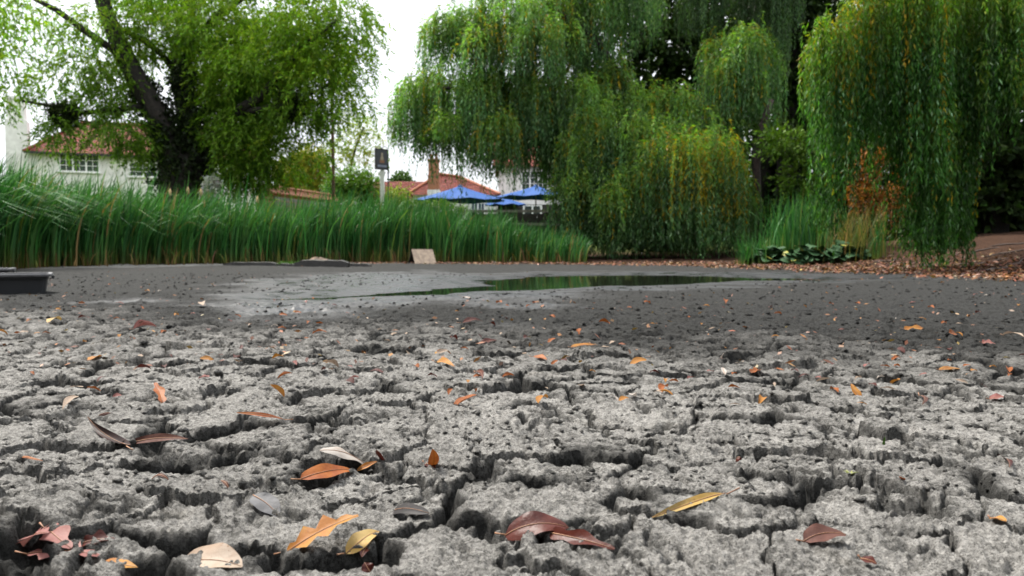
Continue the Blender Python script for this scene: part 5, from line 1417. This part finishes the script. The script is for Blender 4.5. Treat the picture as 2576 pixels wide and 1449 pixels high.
leaf((515, 768, .018), (492, 764, .018), .07, 'pale', 'white-edged pale leaf with a pink end on dark mud', .15, .3, .3)
leaf((1815, 905, .012), (1822, 888, .03), .04, 'white', 'white feather-like scrap standing in the mud', .1, .6, stalk=0)
leaf((1818, 945, .004), (1822, 925, .03), .022, 'white', 'small white downy scrap below the feather-like one', .1, .4, stalk=0)
leaf((930, 1440, .004), (918, 1415, .022), .022, 'red', 'red leaf corner standing up behind a clod', .08, .5, stalk=0)
leaf((570, 1395, .004), (585, 1388, .010), .015, 'pink', 'salmon-pink leaf scrap beside a yellow crumb', .1, .2, stalk=0)
leaf((40, 1150, .004), (112, 1158, .006), .008, 'orange', 'thin orange twig-like leaf strip on grey mud', .04, .2, stalk=0)
leaf((555, 1210, .02), (578, 1230, .004), .008, 'rust', 'brown curled stalk poking out of the mud', .2, .4, stalk=0)
leaf((385, 1205, .004), (422, 1208, .004), .010, 'rust', 'hooked brown leaf stem on a clod', .35, .4, stalk=0)
leaf((1862, 1150, .02), (1852, 1162, .004), .022, 'red', 'small ribbed red-brown rolled leaf beside a hollow', .3, .4, curl=-1.2, stalk=0)
leaf((248, 1050, .006), (284, 1046, .008), .024, 'rust', 'tan rolled-up leaf like a cocoon on the grey mud', .25, .3, .2, 0, 'wide', -1.0, stalk=0)
# green seedling and moss sprig
p = at_z(2222, 1118, .0); gz = ground_top(p[0], p[1], .01)
Tn = empty('seedling', (p[0], p[1], gz), 0, 'single tiny green grass seedling on the grey mud', 'seedling')
for (dx, hh) in ((.002, .026), (-.008, .016)):
    V, F, _, _, _ = leaf_verts((0, 0, -.003), (dx, 0, hh), .004, .05, .2, .3, 0, 'lance')
    me = bpy.data.meshes.new('blade'); me.from_pydata([v[:] for v in V], [], F); me.materials.append(LM['green']); link('blade', me, Tn)
p = at_z(2140, 1198, 0); gz = ground_top(p[0], p[1], .02)
Tn = empty('moss_sprig', (p[0], p[1], gz - .004), 0, 'small yellow-green feathery sprig in a hollow of the mud', 'plant')
mm = simple('yellow_green_sprig', (0.15, 0.15, 0.018), (0.08, 0.10, 0.016), 60, .6)
for k in range(14):
    a = k * 2.4; l = _lr.uniform(.006, .014)
    V, F, _, _, _ = leaf_verts((0, 0, 0), (math.cos(a) * l, math.sin(a) * l, .004 + l * .35), .0028, .1, .2, .3, 0, 'lance', nu=4, nv=2)
    me = bpy.data.meshes.new('frond'); me.from_pydata([v[:] for v in V], [], F); me.materials.append(mm); link('frond', me, Tn)

# scattered leaves over the damp bed: each one an object of its own
KINDS = [('orange', 'small orange fallen leaf on the dark damp mud', 'orange leaves scattered over the damp mud', 24), ('amber', 'small amber fallen leaf on the dark damp mud', 'amber leaves scattered over the damp mud', 20),
         ('red', 'small red-brown fallen leaf on the dark damp mud', 'red-brown leaves scattered over the damp mud', 16), ('pale', 'small pale tan fallen leaf on the dark damp mud', 'pale tan leaves scattered over the damp mud', 22),
         ('pink', 'small dusty pink fallen leaf on the dark damp mud', 'pink leaves scattered over the damp mud', 9), ('white', 'small bleached white fallen leaf on the dark damp mud', 'bleached leaves scattered over the damp mud', 9)]
protos = {}
for ci, (cname, _, _, _) in enumerate(KINDS):
    for k in range(4):
        r_ = random.Random(ci * 10 + k)
        L = 1.0
        V, F, _, _, _ = leaf_verts((-.5, 0, 0), (.5, 0, r_.uniform(-.05, .12)), r_.uniform(.28, .50), r_.uniform(.04, .2), r_.uniform(-.35, .35), r_.uniform(.1, .6), r_.uniform(-.9, .9), r_.choice(['lance', 'lance', 'wide', 'torn']), r_.uniform(-.4, .5), r_, 8, 4)
        me = bpy.data.meshes.new('fallen_leaf'); me.from_pydata([v[:] for v in V], [], F); me.materials.append(LM[cname]); me.polygons.foreach_set('use_smooth', np.ones(len(F), bool))
        protos[(cname, k)] = me
rng = np.random.default_rng(909)
wts = np.array([q[3] for q in KINDS], float); wts /= wts.sum()
cand = []
while len(cand) < 300:
    px, py = rng.uniform(-60, 2640), 700 + 330 * rng.uniform(0, 1) ** 1.7
    pr = 1.0
    if 820 < px < 1980 and py < 760: pr = .12
    if py > 940: pr = .5
    if px < 500 and py < 860: pr = 1.0
    if rng.uniform() < pr: cand.append((px, py))
P = np.array([at_z(a, c, 0)[:2] for a, c in cand])
Z = np.stack([relief(P[:, 0] + dx, P[:, 1] + dy)[0] for dx, dy in ((0, 0), (.025, 0), (-.025, 0), (0, .025), (0, -.025))]).max(0)
DRYP = dryness(P[:, 0], P[:, 1])
for (x_, y_), z_, dr_ in zip(P, Z, DRYP):
    cname, lab, grp, _ = KINDS[rng.choice(len(KINDS), p=wts)]
    if dr_ > .5: lab, grp = lab.replace('on the dark damp mud', 'on the pale cracked mud'), grp.replace('over the damp mud', 'over the cracked mud')
    s = float(np.clip(rng.lognormal(math.log(.037), .36), .018, .075))
    o = link('fallen_leaf', protos[(cname, int(rng.integers(4)))], None, (x_, y_, z_ + .002), (rng.normal(0, .22), rng.normal(0, .22), rng.uniform(0, 6.28)))
    o.scale = (s, s, s); tag(o, lab, 'leaf', grp)

# crumbs of mud and tiny scraps too many to count
def scatter_quads(name, label, n, region, size, pal, weights, mat, seed, flat=.35, cat='leaves'):
    rng = np.random.default_rng(seed); xy = region(n, rng); n = len(xy)
    z = relief(xy[:, 0], xy[:, 1])[0]
    a = rng.uniform(0, 6.283, n); d = np.stack([np.cos(a), np.sin(a), rng.normal(0, flat, n)], 1); d = unit(d)
    side = unit(np.cross(d, np.array([0, 0, 1.0]) + rng.normal(0, flat, (n, 3)))); nor = np.cross(side, d)
    L = rng.uniform(*size, n)[:, None]; Wd = L * rng.uniform(.16, .30, n)[:, None]
    p = np.stack([xy[:, 0], xy[:, 1], z + .006], 1); p[:, 2] += rng.uniform(0, .02, n)
    V = np.stack([p - d * L / 2, p + side * Wd + nor * L * .08, p + d * L / 2 + nor * L * .1, p - side * Wd + nor * L * .08], 1).reshape(-1, 3)
    tint = np.repeat(pick_tint(n, pal, weights, rng), 4, 0)
    return tag(np_obj(name, V, np.arange(n * 4).reshape(n, 4), mat, None, color=tint), label, cat, kind='stuff')
M_LIT = leaf_mat('litter_leaf', .12, .7, .25)
def bank_region(n, rng):
    px = rng.uniform(880, 2900, n * 4); Y = rng.uniform(9, 26, n * 4); x = (px - 1288) / FPX * Y
    sd = shore(x, Y); lim = np.interp(px, [880, 1500, 2000, 2500], [.5, 1.0, 1.8, 2.4])
    k = (sd > -.5 + .35 * rng.normal(size=n * 4)) & (sd < lim * 1.6) & (rng.uniform(0, 1, n * 4) < np.clip(1.4 - np.abs(sd) / lim, .12, 1))
    return np.stack([x, Y], 1)[k][:n]
PAL_LIT = [(0.14, 0.050, 0.026), (0.18, 0.080, 0.038), (0.07, 0.030, 0.020), (0.25, 0.17, 0.12), (0.22, 0.12, 0.04), (0.03, 0.018, 0.013)]
scatter_quads('leaf_litter', 'thick drift of brown and orange fallen leaves along the bank', 24000, bank_region, (.04, .10), PAL_LIT, [5, 4, 5, 2, 1, 4], M_LIT, 1, .35)
def bed_region(n, rng):
    px = rng.uniform(-150, 2750, n); py = 672 + 260 * rng.uniform(0, 1, n) ** 1.5
    keep = ~((px > 900) & (px < 1950) & (py < 745)) | (rng.uniform(0, 1, n) < .1)
    P = np.array([at_z(a, c, 0)[:2] for a, c in zip(px[keep], py[keep])])
    return P[shore(P[:, 0], P[:, 1]) < 0]
scatter_quads('leaf_scraps', 'tiny leaf scraps strewn over the dark mud', 900, bed_region, (.012, .04), PAL_LIT, [4, 4, 2, 5, 2, 1], M_LIT, 2, .4)

# small loose lumps of mud over the bed
def mud_lumps(n, seed):
    rng = np.random.default_rng(seed)
    px = rng.uniform(-150, 2750, n); py = 690 + 560 * rng.uniform(0, 1, n) ** 1.6
    P = np.array([at_z(a, c_, 0)[:2] for a, c_ in zip(px, py)])
    k = puddle(P[:, 0], P[:, 1]) < -.6
    P = P[k]; n = len(P)
    z, sx_, sy_, _, _, _, dry_, wet_, sd_ = relief(P[:, 0], P[:, 1])
    d = np.hypot(P[:, 0], P[:, 1])
    s = np.clip(rng.lognormal(math.log(.0048), .45, n) * (1 + .16 * d) * (1 + .7 * sstep(2.6, 5.0, d)), .0025, .024)
    base = np.array([(1, 0, 0), (0, 1, 0), (-1, 0, 0), (0, -1, 0), (0, 0, .8), (0, 0, -.5), (.7, .7, .1), (-.7, -.7, .2)], float)[:6]
    a = rng.uniform(0, 6.283, n)
    B = base[None] * rng.uniform(.6, 1.3, (n, 6, 1))
    x_ = B[..., 0] * np.cos(a)[:, None] - B[..., 1] * np.sin(a)[:, None] * .7; y_ = B[..., 0] * np.sin(a)[:, None] + B[..., 1] * np.cos(a)[:, None] * .7
    V = np.stack([P[:, 0, None] + x_ * s[:, None], P[:, 1, None] + y_ * s[:, None], z[:, None] + (B[..., 2] * .7 + .10) * s[:, None]], -1).reshape(-1, 3)
    tri = np.array([(0, 1, 4), (1, 2, 4), (2, 3, 4), (3, 0, 4), (1, 0, 5), (2, 1, 5), (3, 2, 5), (0, 3, 5)])
    F = (np.arange(n)[:, None, None] * 6 + tri[None]).reshape(-1, 3)
    zc_ = zone_colour(P[:, 0], P[:, 1], np.clip(dry_ * rng.uniform(.5, 1.1, n), 0, 1), wet_ * .4, sd_)
    tag(np_obj('mud_crumbs', V, F, mud, None, color=np.repeat(zc_, 6, 0), cname='zone'), 'loose crumbs and pellets of mud lying over the pond bed', 'mud', kind='stuff')
mud_lumps(5600, 3)
